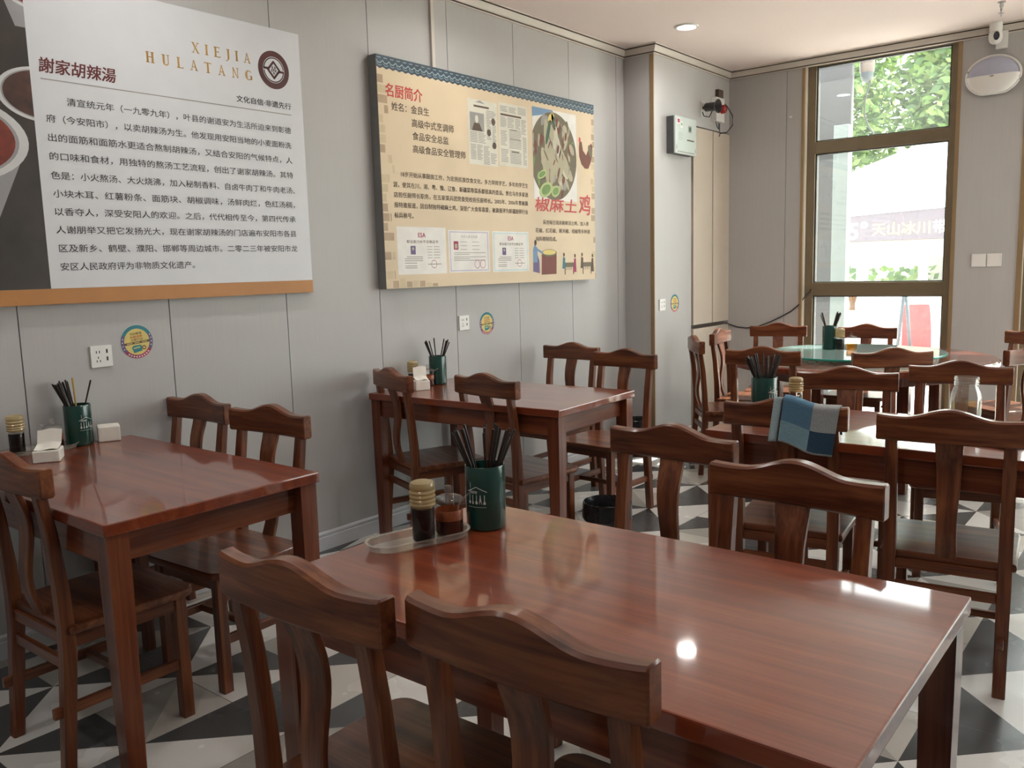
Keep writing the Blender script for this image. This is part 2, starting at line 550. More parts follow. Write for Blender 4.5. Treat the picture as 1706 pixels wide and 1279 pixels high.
# floor: square tiles cut into triangles round a star in each tile's middle
def floor_mesh():
    T = 0.611
    cx, cy = 2.828, -1.337
    cols = {'k': srgb(74, 74, 74)[:3], 'w': srgb(206, 204, 200)[:3], 'g': srgb(158, 155, 149)[:3], 'b': srgb(182, 177, 169)[:3]}
    pats = ['wkbgkwkw', 'wkgwkbkw', 'bkwgkwkb', 'wkbwkgkw']
    vs, fs, cs = [], [], []
    h = T/2
    for i in range(-6, 8):
        for j in range(-9, 9):
            x, y = cx+i*T, cy+j*T
            rnd = random.random()
            pat = pats[int(random.random()*len(pats))]
            rot = 0 if rnd < 0.7 else (2 if rnd < 0.8 else (4 if rnd < 0.9 else 6))
            if (i, j) in ((0, 0), (0, -1), (-3, 3), (-3, -3)):
                rot, pat = 0, pats[0]
            ring = [(h, 0), (h, h), (0, h), (-h, h), (-h, 0), (-h, -h), (0, -h), (h, -h)]
            for k in range(8):
                a, b = ring[k], ring[(k+1) % 8]
                o = len(vs)
                def clampv(px, py):
                    return (min(max(px, -0.02), XR+0.02), min(max(py, YB-0.02), YW+0.02), 0.0)
                tri = [clampv(x, y), clampv(x+a[0], y+a[1]), clampv(x+b[0], y+b[1])]
                ar = (tri[1][0]-tri[0][0])*(tri[2][1]-tri[0][1])-(tri[2][0]-tri[0][0])*(tri[1][1]-tri[0][1])
                if ar < 1e-7:
                    continue
                vs += tri
                fs.append([o, o+1, o+2])
                cs.append(cols[pat[(k-rot) % 8]])
    me = bpy.data.meshes.new('floor')
    me.from_pydata(vs, [], fs)
    ca = me.color_attributes.new('tile', 'FLOAT_COLOR', 'CORNER')
    ca.data.foreach_set('color', [c for col in cs for _ in range(3) for c in (*col, 1.0)])
    m, nt, b = new_mat('floor_tile')
    at = nt.nodes.new('ShaderNodeAttribute'); at.attribute_name = 'tile'
    tc = nt.nodes.new('ShaderNodeTexCoord')
    sp = nt.nodes.new('ShaderNodeSeparateXYZ')
    nt.links.new(tc.outputs['Object'], sp.inputs[0])
    ds = []
    for ax, c0 in ((0, cx), (1, cy)):
        s1 = nt.nodes.new('ShaderNodeMath'); s1.operation = 'SUBTRACT'
        nt.links.new(sp.outputs[ax], s1.inputs[0]); s1.inputs[1].default_value = c0 + T/2 - 20*T
        s2 = nt.nodes.new('ShaderNodeMath'); s2.operation = 'PINGPONG'
        nt.links.new(s1.outputs[0], s2.inputs[0]); s2.inputs[1].default_value = T/2
        ds.append(s2)
    mn = nt.nodes.new('ShaderNodeMath'); mn.operation = 'MINIMUM'
    nt.links.new(ds[0].outputs[0], mn.inputs[0]); nt.links.new(ds[1].outputs[0], mn.inputs[1])
    lt = nt.nodes.new('ShaderNodeMath'); lt.operation = 'LESS_THAN'; lt.inputs[1].default_value = 0.0013
    nt.links.new(mn.outputs[0], lt.inputs[0])
    mx = nt.nodes.new('ShaderNodeMixRGB')
    nt.links.new(lt.outputs[0], mx.inputs[0]); nt.links.new(at.outputs['Color'], mx.inputs[1])
    mx.inputs[2].default_value = (0.10, 0.095, 0.09, 1)
    nz = nt.nodes.new('ShaderNodeTexNoise'); nz.inputs['Scale'].default_value = 5
    nt.links.new(tc.outputs['Object'], nz.inputs['Vector'])
    mr = nt.nodes.new('ShaderNodeMapRange'); mr.inputs[3].default_value = 0.16; mr.inputs[4].default_value = 0.34
    nt.links.new(nz.outputs[0], mr.inputs[0])
    nt.links.new(mr.outputs[0], b.inputs['Roughness'])
    nt.links.new(mx.outputs[0], b.inputs['Base Color'])
    me.materials.append(m)
    o = bpy.data.objects.new('floor', me)
    COL.objects.link(o)
    o['kind'] = 'structure'
floor_mesh()
slab = MB().box(-0.3, XR+0.3, YB-0.3, YW+0.25, -0.2, -0.004, GROOVE)
struct(slab, 'floor_slab')

# left wall: flush grey panels with hairline joints
w = MB()
w.box(-0.2, -0.012, YB-0.2, YC+0.2, -0.1, ZC+0.1, GROOVE)
y = P0-0.6*6
while y < YC-0.01:
    a, b = max(y+0.0022, YB), min(y+PS-0.0022, YC)
    if b-a > 0.01:
        w.box(-0.012, 0.0, a, b, 0, ZC, WALL)
    y += PS
struct(w, 'wall_left')
# boxed-out column in the corner, with a recess for the access panels
w = MB()
w.box(-0.2, XC-0.05, YC, YW+0.2, -0.1, ZC+0.1, GROOVE)
w.box(XC-0.05, XC, YC, 1.885, 0, ZC, WALL)
w.box(XC-0.05, XC, 1.885, YW, 2.462, ZC, WALL)
w.box(-0.01, XC-0.05, YC-0.004, YC, 0, ZC, WALL)
w.box(XC-0.05, XC-0.0005, YC-0.004, YC, 0, ZC, WALL)
struct(w, 'wall_column')
t = MB().box(XC-0.03, XC+0.0025, YC-0.0065, YC+0.003, 0.09, 2.9, GOLD, 0.001)
struct(t, 'trim_1')
# window wall
X0, X1 = 0.885, 1.975         # window opening
D0, D1 = 2.43, 3.93           # door opening
w = MB()
for a, b, z0, z1 in ((XC, 0.737, 0, ZC), (0.7405, X0, 0, ZC), (X1, D0, 0, ZC), (D0, D1, 2.42, ZC), (D1, 4.5, 0, ZC), (4.5, 6.1, 2.7, ZC), (4.5, 6.1, 0, 0.35), (6.1, XR, 0, ZC), (X0, X1, 0, 0.10)):
    w.box(a, b, YW, YW+0.02, z0, z1, WALL)
    w.box(a, b, YW+0.02, YW+0.22, z0, z1, CREAM)
w.box(0.737, 0.7405, YW+0.006, YW+0.03, 0, ZC, GROOVE)
struct(w, 'wall_window_side')
w = MB()
for a, b, z0, z1 in ((YB, -2.6, 0, ZC), (-2.6, 0.9, 0, ZC), (0.9, 2.3, 2.65, ZC), (0.9, 2.3, 0, 0.25), (2.3, YW+0.2, 0, ZC)):
    w.box(XR, XR+0.2, a, b, z0, z1, WALL)
struct(w, 'wall_right')
struct(MB().box(-0.2, XR+0.2, YB-0.2, YB, 0, ZC, WALL), 'wall_back')
struct(MB().box(-0.2, XR+0.2, YB-0.2, YW+0.22, ZC, ZC+0.15, CEIL), 'ceiling')

# cornice and skirting follow the walls
PATH = [((0, YB), (1, 0)), ((0, YC), (1, -1)), ((XC, YC), (1, -1)), ((XC, YW), (1, -1)), ((XR, YW), (0, -1))]
def sweep(prof, mats, path=PATH):
    mb = MB()
    for i in range(len(path)-1):
        (p, n), (q, k) = path[i], path[i+1]
        for j in range(len(prof)-1):
            (d0, z0), (d1, z1) = prof[j], prof[j+1]
            vs = [(p[0]+n[0]*d0, p[1]+n[1]*d0, z0), (q[0]+k[0]*d0, q[1]+k[1]*d0, z0), (q[0]+k[0]*d1, q[1]+k[1]*d1, z1), (p[0]+n[0]*d1, p[1]+n[1]*d1, z1)]
            mb.raw(vs, [[0, 1, 2, 3]], mats[j])
    return mb
prof = [(0.0, 2.893), (0.012, 2.893), (0.012, 2.900), (0.005, 2.902), (0.005, 2.906), (0.014, 2.907), (0.020, 2.912), (0.034, 2.940), (0.036, 2.944), (0.028, 2.946), (0.028, 2.950), (0.040, 2.951), (0.040, 2.96)]
struct(sweep(prof, [CREAM, CREAM, CREAMDK, CREAMDK, CREAMDK, CREAM, CREAM, CREAM, CREAMDK, CREAMDK, CREAMDK, CREAM]), 'trim_2', smooth=False)
prof = [(0.0, 0.094), (0.007, 0.094), (0.012, 0.086), (0.012, 0.076), (0.007, 0.072), (0.014, 0.066), (0.014, 0.0)]
struct(sweep(prof, [SKIRT]*6, [((0, YB), (1, 0)), ((0, YC), (1, -1)), ((XC, YC), (1, -1)), ((XC, 1.88), (1, 0))]), 'baseboard_left', smooth=False)
struct(sweep(prof, [SKIRT]*6, [((XC, YW), (0, -1)), ((X0-0.03, YW), (0, -1))]), 'baseboard_window_side', smooth=False)
struct(sweep(prof, [SKIRT]*6, [((X1+0.03, YW), (0, -1)), ((D0-0.04, YW), (0, -1))]), 'baseboard_window_right', smooth=False)

# access panels in the column: two tall leaves over a lower one
t = thing('access_panel', 'cream access panels in the corner column with two tall upper leaves over a lower one', 'access panel', (XC, 1.885, 0))
MB().box(-0.045, -0.036, 0.0, 0.684, 0.0, 2.462, DARKGAP).build('backing', t)
MB().box(-0.036, 0.006, 0.028, 0.366, 0.905, 2.452, CREAMPANEL, 0.002).build('upper_leaf', t)
MB().box(-0.036, 0.006, 0.380, 0.682, 0.905, 2.452, CREAMPANEL, 0.002).build('upper_leaf', t)
MB().box(-0.036, 0.006, 0.028, 0.682, 0.02, 0.872, CREAMPANEL, 0.002).build('lower_leaf', t)

# window: bronze frame, three panes
w = MB()
fy0, fy1 = 2.635, 2.705
for a, b, z0, z1 in ((0.885, 0.950, 0.10, 2.96), (1.918, 1.975, 0.10, 2.96)):
    w.box(a, b, fy0, fy1, z0, z1, BRONZE, 0.004)
for z0, z1 in ((1.108, 1.214), (2.232, 2.326), (0.10, 0.17), (2.90, 2.96)):
    w.box(0.948, 1.92, fy0+0.004, fy1, z0, z1, BRONZE, 0.004)
for z0, z1 in ((0.17, 1.108), (1.214, 2.232), (2.326, 2.90)):
    for a, b in ((0.950, 0.960), (1.908, 1.918)):
        w.box(a, b, fy0+0.016, fy1-0.01, z0, z1, RUBBER)
    for c, d in ((z0, z0+0.008), (z1-0.008, z1)):
        w.box(0.960, 1.908, fy0+0.016, fy1-0.01, c, d, RUBBER)
win = struct(w, 'window_1')
for z0, z1 in ((0.17, 1.108), (1.214, 2.232), (2.326, 2.90)):
    MB().box(0.955, 1.913, 2.668, 2.672, z0+0.004, z1-0.004, PANE).build('window_pane', win)
t = MB()
t.box(0.862, 0.886, YW-0.006, YW+0.02, 0.0, 2.893, GOLD, 0.001)
t.box(1.974, 2.000, YW-0.006, YW+0.02, 0.0, 2.893, GOLD, 0.001)
struct(t, 'trim_3')
# glass door beside it, an unseen window added for light, and right-hand shop-front glazing
d = MB()
for a, b, z0, z1 in ((D0, D0+0.05, 0, 2.42), (D1-0.05, D1, 0, 2.42), (D0+0.05, D1-0.05, 2.36, 2.42), (3.155, 3.205, 0.0, 2.36)):
    d.box(a, b, 2.62, 2.68, z0, z1, BRONZE, 0.004)
for a, b in ((D0+0.05, 3.155), (3.205, D1-0.05)):
    d.box(a, b, 2.63, 2.67, 0.01, 0.12, BRONZE, 0.003)
door = struct(d, 'door_1')
for a, b in ((D0+0.05, 3.155), (3.205, D1-0.05)):
    MB().box(a, b, 2.648, 2.652, 0.12, 2.36, PANE).build('door_pane', door)
t = MB()
t.box(D0-0.034, D0, YW-0.006, YW+0.02, 0.0, 2.893, GOLD, 0.001)
struct(t, 'trim_4')
w2 = MB()  # unseen window, put in to let more daylight into the room
for a, b, z0, z1 in ((4.5, 4.56, 0.35, 2.7), (6.04, 6.1, 0.35, 2.7), (4.56, 6.04, 0.35, 0.42), (4.56, 6.04, 2.63, 2.7)):
    w2.box(a, b, 2.64, 2.70, z0, z1, BRONZE, 0.004)
w2 = struct(w2, 'added_window')
MB().box(4.56, 6.04, 2.668, 2.672, 0.42, 2.63, PANE).build('window_pane', w2)
w3 = MB()
for a, b, z0, z1 in ((0.9, 0.96, 0.25, 2.65), (2.24, 2.3, 0.25, 2.65), (0.96, 2.24, 0.25, 0.32), (0.96, 2.24, 2.58, 2.65)):
    w3.box(XR+0.07, XR+0.13, a, b, z0, z1, BRONZE, 0.004)
w3 = struct(w3, 'window_3')
MB().box(XR+0.098, XR+0.102, 0.96, 2.24, 0.32, 2.58, PANE).build('window_pane', w3)

# recessed ceiling downlights
DIFF = emit('downlight_diffuser', (1.0, 0.98, 0.95), 30.0)
def downlight(x, y, label):
    t = thing('ceiling_downlight', label, 'ceiling light', (x, y, ZC), 0, 'recessed ceiling downlights')
    MB().lathe([(0.060, 0.0), (0.078, 0.0), (0.080, -0.004), (0.076, -0.008), (0.062, -0.010), (0.060, -0.004)], PLASTIC_W, 40, caps=False).build('trim_ring', t)
    MB().lathe([(0.0005, -0.006), (0.061, -0.006), (0.061, -0.003), (0.0005, -0.003)], DIFF, 40).build('diffuser', t)
    ld = bpy.data.lights.new('downlight_beam', 'AREA')
    ld.shape = 'DISK'
    ld.size = 0.12
    ld.energy = LAMP_W
    ld.color = (1.0, 0.97, 0.93)
    ld.spread = math.radians(150)
    lo = bpy.data.objects.new('downlight_beam', ld)
    COL.objects.link(lo)
    lo.parent = t
    lo.location = (0, 0, -0.0085)
    return t
downlight(0.632, 1.06, 'lit round white downlight in the ceiling near the corner column')
for x in (0.632, 2.43, 4.23):  # remaining lamps are unseen, added for the light they give
    for y in (1.06, -0.74, -2.54, -4.34):
        if (x, y) != (0.632, 1.06):
            downlight(x, y, 'unseen round ceiling downlight added to light the room, outside the picture')

# ------------------------------------------------------------------ tables
TL, TW, TH = 1.192, 0.692, 0.77
def make_table(label, loc, rz=0):
    t = thing('dining_table', label, 'table', loc, rz, 'rectangular dining tables')
    MB().box(0, TL, 0, TW, TH-0.034, TH, W_TOP, 0.004).build('tabletop', t)
    lw, ins = 0.060, 0.009
    for i in (0, 1):
        for j in (0, 1):
            x = ins if i == 0 else TL-ins-lw
            y = ins if j == 0 else TW-ins-lw
            mb = MB()
            k = 0.006
            rings = []
            for z, s in ((0.0, k), (0.60, 0), (TH-0.034, 0)):
                rings.append([(x+s, y+s, z), (x+lw-s, y+s, z), (x+lw-s, y+lw-s, z), (x+s, y+lw-s, z)])
            mb.loft(rings, W_TABLE, 2)
            mb.build('leg', t)
    az0, az1 = TH-0.034-0.088, TH-0.034
    for y in (ins+0.012, TW-ins-0.012-0.022):
        MB().box(ins+lw, TL-ins-lw, y, y+0.022, az0, az1, W_TABLE, 0.002).build('apron', t)
    for x in (ins+0.034, TL-ins-0.034-0.022):
        MB().box(x, x+0.022, ins+lw, TW-ins-lw, az0, az1, W_TABLE, 0.002).build('apron', t)
    return t
T1 = make_table('dining table in the foreground with a green cup, sauce tray and lamp glare', (1.9187, -3.327, 0))
T2 = dup(T1, (0.0603, -3.3465, 0), 0, 'reddish-brown dining table at the left against the grey wall below the white history board')
T3 = dup(T1, (0.0476, -1.3676, 0), 0.035, 'reddish-brown dining table against the wall under the beige chef poster')
T4 = dup(T1, (1.973, -1.402, 0), 0.018, 'reddish-brown dining table behind the chair with the towel, holding a glass tea jar and phone')

# big round table with a glass turntable
RX, RY = 1.70, 1.36
t = thing('round_table', 'large round wooden table by the window with a glass turntable on top', 'table', (RX, RY, 0))
MB().lathe([(0.775, 0.726), (0.805, 0.728), (0.812, 0.745), (0.81, 0.762), (0.80, 0.77), (0.001, 0.77)], W_TOP, 72, caps=False).lathe([(0.001, 0.726), (0.775, 0.726)], W_TOP, 72, caps=False).build('tabletop', t)
MB().lathe([(0.60, 0.65), (0.60, 0.726), (0.585, 0.726), (0.585, 0.65)], W_TABLE, 60, caps=False).build('apron', t)
for k in range(4):
    a = PI/4+k*PI/2
    x, y = 0.545*math.cos(a), 0.545*math.sin(a)
    MB().box(x-0.033, x+0.033, y-0.033, y+0.033, 0, 0.726, W_TABLE, 0.004).build('leg', t)
t = thing('glass_turntable', 'green-edged clear glass turntable on the round table', 'turntable', (RX-0.005, RY-0.02, 0.77))
MB().lathe([(0.001, 0.022), (0.53, 0.022), (0.53, 0.033), (0.001, 0.033)], LAZY, 80).build('glass_disc', t)
MB().lathe([(0.5305, 0.0215), (0.533, 0.024), (0.533, 0.031), (0.5305, 0.0335)], LAZYEDGE, 80, caps=False).build('disc_rim', t)
MB().lathe([(0.12, 0.0), (0.12, 0.021), (0.001, 0.021)], CHROME, 40).build('bearing_base', t)

# ------------------------------------------------------------------ chairs
def rrect(cx, cy, hw, hd, c):
    return [(cx-hw+c, cy-hd), (cx+hw-c, cy-hd), (cx+hw, cy-hd+c), (cx+hw, cy+hd-c), (cx+hw-c, cy+hd), (cx-hw+c, cy+hd), (cx-hw, cy+hd-c), (cx-hw, cy-hd+c)]

def make_chair(label, loc, rz):
    t = thing('dining_chair', label, 'chair', loc, rz, 'wooden dining chairs')
    # seat: rounded front corners, softened edges
    pts = []
    for cx, cy, a0 in ((0.165, 0.165, 0), (-0.165, 0.165, PI/2)):
        for k in range(7):
            a = a0+k*PI/12
            pts.append((cx+0.043*math.cos(a), cy+0.043*math.sin(a)))
    pts += [(-0.200, -0.185), (0.200, -0.185)]
    def sc(s, z):
        return [(p[0]*s, (p[1]-0.01)*s+0.01, z) for p in pts]
    MB().loft([sc(0.975, 0.404), sc(0.995, 0.409), sc(1.0, 0.418), sc(0.993, 0.427), sc(0.97, 0.430)], W_CHAIR, 0).build('seat', t)
    # crest rail: bowed in plan, humped in the middle
    rings = []
    N = 28
    for k in range(N+1):
        x = -0.215+0.43*k/N
        bow = -0.016*(1-(x/0.215)**2)
        q = abs(x)/0.135
        hump = 0.030*0.5*(1+math.cos(PI*q)) if q < 1 else 0.0
        end = 0.004*(max(0, abs(x)-0.14)/0.075)**2
        zt = 0.889+hump+end
        zb = 0.809
        y0, y1, c = -0.232+bow, -0.193+bow, 0.006
        if k in (0, N):
            s = 0.004
            rings.append([(x, y0+c, zb+s), (x, y1-c, zb+s), (x, y1-s, zb+c), (x, y1-s, zt-c), (x, y1-c, zt-s), (x, y0+c, zt-s), (x, y0+s, zt-c), (x, y0+s, zb+c)])
            xx = x+(0.003 if k == 0 else -0.003)
            full = [(xx, y0+c, zb), (xx, y1-c, zb), (xx, y1, zb+c), (xx, y1, zt-c), (xx, y1-c, zt), (xx, y0+c, zt), (xx, y0, zt-c), (xx, y0, zb+c)]
            rings.append(full) if k == 0 else rings.insert(len(rings)-1, full)
        else:
            rings.append([(x, y0+c, zb), (x, y1-c, zb), (x, y1, zb+c), (x, y1, zt-c), (x, y1-c, zt), (x, y0+c, zt), (x, y0, zt-c), (x, y0, zb+c)])
    MB().loft(rings, W_CHAIR, 0).build('crest_rail', t)
    # back legs run up to the crest rail
    for s in (-1, 1):
        rings = []
        for z, yy, xo, hw, hd in ((0, -0.212, 0.168, 0.0185, 0.017), (0.15, -0.200, 0.168, 0.019, 0.018), (0.34, -0.184, 0.168, 0.020, 0.020), (0.43, -0.182, 0.168, 0.020, 0.020), (0.55, -0.187, 0.168, 0.020, 0.018), (0.70, -0.200, 0.168, 0.019, 0.016), (0.812, -0.217, 0.168, 0.018, 0.015)):
            rings.append([(p[0], p[1], z) for p in rrect(s*xo, yy, hw, hd, 0.004)])
        MB().loft(rings, W_CHAIR, 2).build('leg', t)
        MB().box(s*0.165-0.018, s*0.165+0.018, 0.145, 0.181, 0, 0.405, W_CHAIR, 0.003).build('leg', t)
    # splat: S-shaped seen from the side, waisted seen from the front
    rings = []
    for k in range(17):
        u = k/16
        z = 0.422+u*(0.815-0.422)
        yy = -0.176-0.046*u+0.030*math.sin(2*PI*min(1, u*1.02))*(-1)*0.55
        hw = 0.032+0.009*(0.5-0.5*math.cos(PI*min(1, u*1.25)))-0.006*math.sin(PI*u)
        rings.append([(p[0], p[1], z) for p in rrect(0, yy, hw, 0.0085, 0.003)])
    MB().loft(rings, W_CHAIR, 2).build('splat', t)
    # rails below the seat
    mb = MB()
    mb.box(-0.148, 0.148, 0.152, 0.172, 0.358, 0.405, W_CHAIR, 0.002)
    mb.box(-0.148, 0.148, -0.194, -0.174, 0.372, 0.405, W_CHAIR, 0.002)
    for s in (-1, 1):
        mb.box(s*0.167-0.010, s*0.167+0.010, -0.162, 0.146, 0.358, 0.405, W_CHAIR, 0.002)
    mb.build('seat_frame', t)
    for s in (-1, 1):
        MB().box(s*0.166-0.009, s*0.166+0.009, -0.238, 0.146, 0.165, 0.196, W_CHAIR, 0.003).build('stretcher', t)
    MB().box(-0.148, 0.148, -0.198, -0.180, 0.298, 0.330, W_CHAIR, 0.003).build('stretcher', t)
    MB().box(-0.158, 0.158, 0.010, 0.028, 0.168, 0.193, W_CHAIR, 0.003).build('stretcher', t)
    return t

def place(mx, my, ang, facing_camera):
    """crest-rail midpoint and the direction the rail runs -> the chair's own place and turn"""
    rz = math.radians(ang)+(PI if facing_camera else 0.0)
    yl = -0.205 if facing_camera else -0.242
    c, s = math.cos(rz), math.sin(rz)
    return (mx+s*yl, my-c*yl, 0.0), rz

CH = [
 (2.235, -3.505, 0.7, 0, 'dark wooden chair in the front row, the left one at the foreground table'),
 (2.680, -3.460, 0.9, 0, 'dark wooden chair in the front row, the right one at the foreground table'),
 (2.195, -2.089, -4.4, 1, 'wooden chair across the foreground table, nearer the waste bin, facing the camera'),
 (2.673, -2.369, -2.2, 1, 'wooden chair across the foreground table, just below the checked towel'),
 (0.790, -3.405, 1.0, 0, 'wooden chair cut by the left picture edge at the left wall table'),
 (0.206, -2.447, 0.5, 1, 'wooden chair nearest the wall on the far side of the left table'),
 (0.732, -2.474, 2.9, 1, 'wooden chair on the far side of the left table, next to the table corner'),
 (0.235, -1.405, -20.0, 0, 'wooden chair turned askew near the wall, on the near side of the poster table'),
 (0.830, -1.367, -8.4, 0, 'wooden chair with its back to the camera at the middle of the poster table'),
 (0.290, 0.133, -1.6, 1, 'wooden chair nearest the wall on the far side of the poster table'),
 (0.830, -0.104, -3.8, 1, 'wooden chair on the far side of the poster table, beside the corner column'),
 (2.287, -1.437, 8.0, 0, 'wooden chair with a checked towel hung on its crest rail'),
 (2.822, -1.442, 7.6, 0, 'wooden chair at the right, back to the camera, before the glass tea jar'),
 (2.192, -0.434, 15.5, 1, 'wooden chair across the towel table, directly behind the towel'),
 (2.569, -0.013, 15.1, 1, 'wooden chair set back behind the glass tea jar, facing the camera'),
 (1.482, 0.322, 8.1, 0, 'wooden chair at the round table directly behind the black chopsticks of the towel table'),
 (2.148, 0.506, 38.0, 0, 'wooden chair at the round table, back to the camera, before the glass turntable'),
 (0.841, 2.194, 16.2, 1, 'sunlit red-brown chair at the far left of the round table, left of the window'),
 (1.495, 2.234, 4.7, 1, 'sunlit red-brown chair in front of the window beyond the round table'),
]
c0 = None
chairs = []
for mx, my, a, fc, lab in CH:
    loc, rz = place(mx, my, a, fc)
    if c0 is None:
        c0 = make_chair(lab, loc, rz)
        chairs.append(c0)
    else:
        chairs.append(dup(c0, loc, rz, lab))
def place_rz(mx, my, rz_deg, front):
    rz = math.radians(rz_deg)
    yl = -0.205 if front else -0.242
    return (mx+math.sin(rz)*yl, my-math.cos(rz)*yl, 0.0), rz
for mx, my, r, fr, lab in (
 (0.762, 0.880, -53, 0, 'wooden chair seen edge-on at the left of the round table, nearest the column'),
 (0.690, 1.495, -81, 1, 'wooden chair with a light-struck slatted back in front of the cream access panels'),
 (2.580, 2.070, 143, 1, 'wooden chair with a pale glinting crest rail beyond the round table at the right edge'),
 (2.740, 1.000, 66, 0, 'wooden chair cut by the right picture edge beside the round table')):
    loc, rz = place_rz(mx, my, r, fr)
    chairs.append(dup(c0, loc, rz, lab))

# ------------------------------------------------------------------ things on the tables
def cyl_sheet(r, a0):
    """sheet wrapped round an upright cup: u along the wall of the cup, centred on direction a0"""
    return lambda u, v, l: ((r+l)*math.cos(a0+u/r), (r+l)*math.sin(a0+u/r), v)

def chopstick_cup(label, loc, decal_deg, r=0.0485, h=0.156):
    t = thing('chopstick_cup', label, 'cup', loc, 0, 'green chopstick cups')
    body = MB().lathe([(0.001, 0.001), (r-0.004, 0.0), (r-0.001, 0.003), (r, 0.008), (r, h-0.003), (r-0.001, h), (r-0.003, h), (r-0.004, h-0.003), (r-0.004, 0.008), (0.001, 0.007)], GREEN_CER, 48, caps=False).build('cup_body', t)
    s = Sheet(cyl_sheet(r+0.0006, math.radians(decal_deg)))
    s.curved = True
    b = 0.068
    s.stroke([(-0.026, b+0.030), (0.0, b+0.042), (0.026, b+0.030)], 0.0014, DECAL)
    s.stroke([(-0.017, b+0.040), (-0.017, b+0.052)], 0.0011, DECAL)
    s.text('Home', -0.020, 0.002, b+0.0305, 0.010, DECAL, bold=0.005, shear=0.3)
    for k, u in enumerate((-0.020, -0.010, 0.000, 0.010, 0.020)):
        s.stroke([(u, b+0.006), (u, b+0.022)], 0.0018, DECAL)
        if k in (0, 2):
            s.ell(u, b+0.004, 0.0032, 0.0042, DECAL)
        elif k == 3:
            s.stroke([(u, b+0.020), (u-0.003, b+0.001)], 0.0012, DECAL)
            s.stroke([(u, b+0.020), (u+0.003, b+0.001)], 0.0012, DECAL)
        elif k == 4:
            s.poly([(u-0.0035, b), (u+0.0035, b), (u+0.002, b+0.007), (u-0.002, b+0.007)], DECAL)
        else:
            s.rect(u-0.002, u+0.002, b, b+0.007, DECAL)
    s.stroke([(-0.024, b-0.007), (0.024, b-0.007)], 0.0008, DECAL)
    s.build('kitchen_motif', body)
    return t

def stick_mesh(m):
    mb = MB()
    rings = []
    for z, q in ((0, 0.0019), (0.08, 0.0024), (0.235, 0.0036), (0.24, 0.0030)):
        rings.append([(q*math.cos(2*PI*k/6+0.3)*1.0, q*math.sin(2*PI*k/6+0.3), z) for k in range(6)])
    mb.loft(rings, m, 2)
    return mb
_stick = None
def chopsticks(loc, n, label, group, lean, seed, yellow=None):
    """sticks stand in the cup: foot near one side of the bottom, leaning on the rim"""
    global _stick
    rd = random.Random(seed)
    for k in range(n):
        a, tilt = lean[k % len(lean)]
        a = math.radians(a+rd.uniform(-13, 13))
        rr = 0.037*tilt+rd.uniform(-0.006, 0.004)
        rr = max(-0.040, min(0.040, rr))
        side = rd.uniform(-0.020, 0.020)*(1-abs(tilt)*0.4)
        foot = Vector((-0.55*rr*math.cos(a)-side*math.sin(a)*0.6, -0.55*rr*math.sin(a)+side*math.cos(a)*0.6, 0.0085))
        top = Vector((rr*math.cos(a)-side*math.sin(a), rr*math.sin(a)+side*math.cos(a), 0.150))
        if top.xy.length > 0.0400:
            top.xy = top.xy.normalized()*0.0400
        d = (top-foot).normalized()
        if yellow is not None and k == yellow:
            o = stick_mesh(STICK_Y).build('chopstick')
            tag(o, 'yellow chopstick among the black ones in the cup on the left table', 'chopstick')
        elif _stick is None:
            o = _stick = stick_mesh(STICK).build('chopstick')
            tag(o, label, 'chopstick', group)
        else:
            o = _stick.copy()
            COL.objects.link(o)
            tag(o, label, 'chopstick', group)
        o.location = Vector(loc)+foot-Vector((0, 0, rd.uniform(0.0, 0.001)))+d*rd.uniform(-0.0, 0.012)*(1 if rd.random() < .8 else 0)
        o.rotation_mode = 'QUATERNION'
        o.rotation_quaternion = d.to_track_quat('Z', 'Y')
        if yellow is not None and k == yellow:
            o['label'] = 'yellow chopstick among the black ones in the cup on the left table'

def sauce_bottle(label, loc, level=0.080):
    t = thing('sauce_bottle', label, 'bottle', loc, 0, 'soy sauce bottles')
    r = 0.0275
    MB().lathe([(0.001, 0.002), (r-0.003, 0.0), (r-0.0005, 0.003), (r, 0.008), (r, 0.078), (r-0.002, 0.083), (r-0.003, 0.087)], GLASSM, 36, caps=False).build('glass_body', t)
    MB().lathe([(0.001, 0.005), (r-0.003, 0.005), (r-0.0016, 0.009), (r-0.0016, level), (0.001, level)], SOY, 36, caps=False).build('soy_sauce', t)
    prof = [(r-0.001, 0.083)]
    for z in (0.088, 0.096, 0.106, 0.116):
        prof += [(r+0.0025, z), (r+0.0030, z+0.002), (r+0.0010, z+0.005), (r-0.0005, z+0.007)]
    prof += [(r+0.0018, 0.127), (r+0.0018, 0.134), (r-0.001, 0.140), (r-0.008, 0.143), (0.001, 0.1435)]
    MB().lathe(prof, CAPM, 36, caps=False).build('ribbed_cap', t)
    MB().lathe([(r-0.006, 0.084), (r-0.007, 0.100), (r-0.014, 0.108), (0.006, 0.112), (0.006, 0.124), (0.001, 0.124)], CAPM, 28, caps=False).build('pourer', t)
    return t

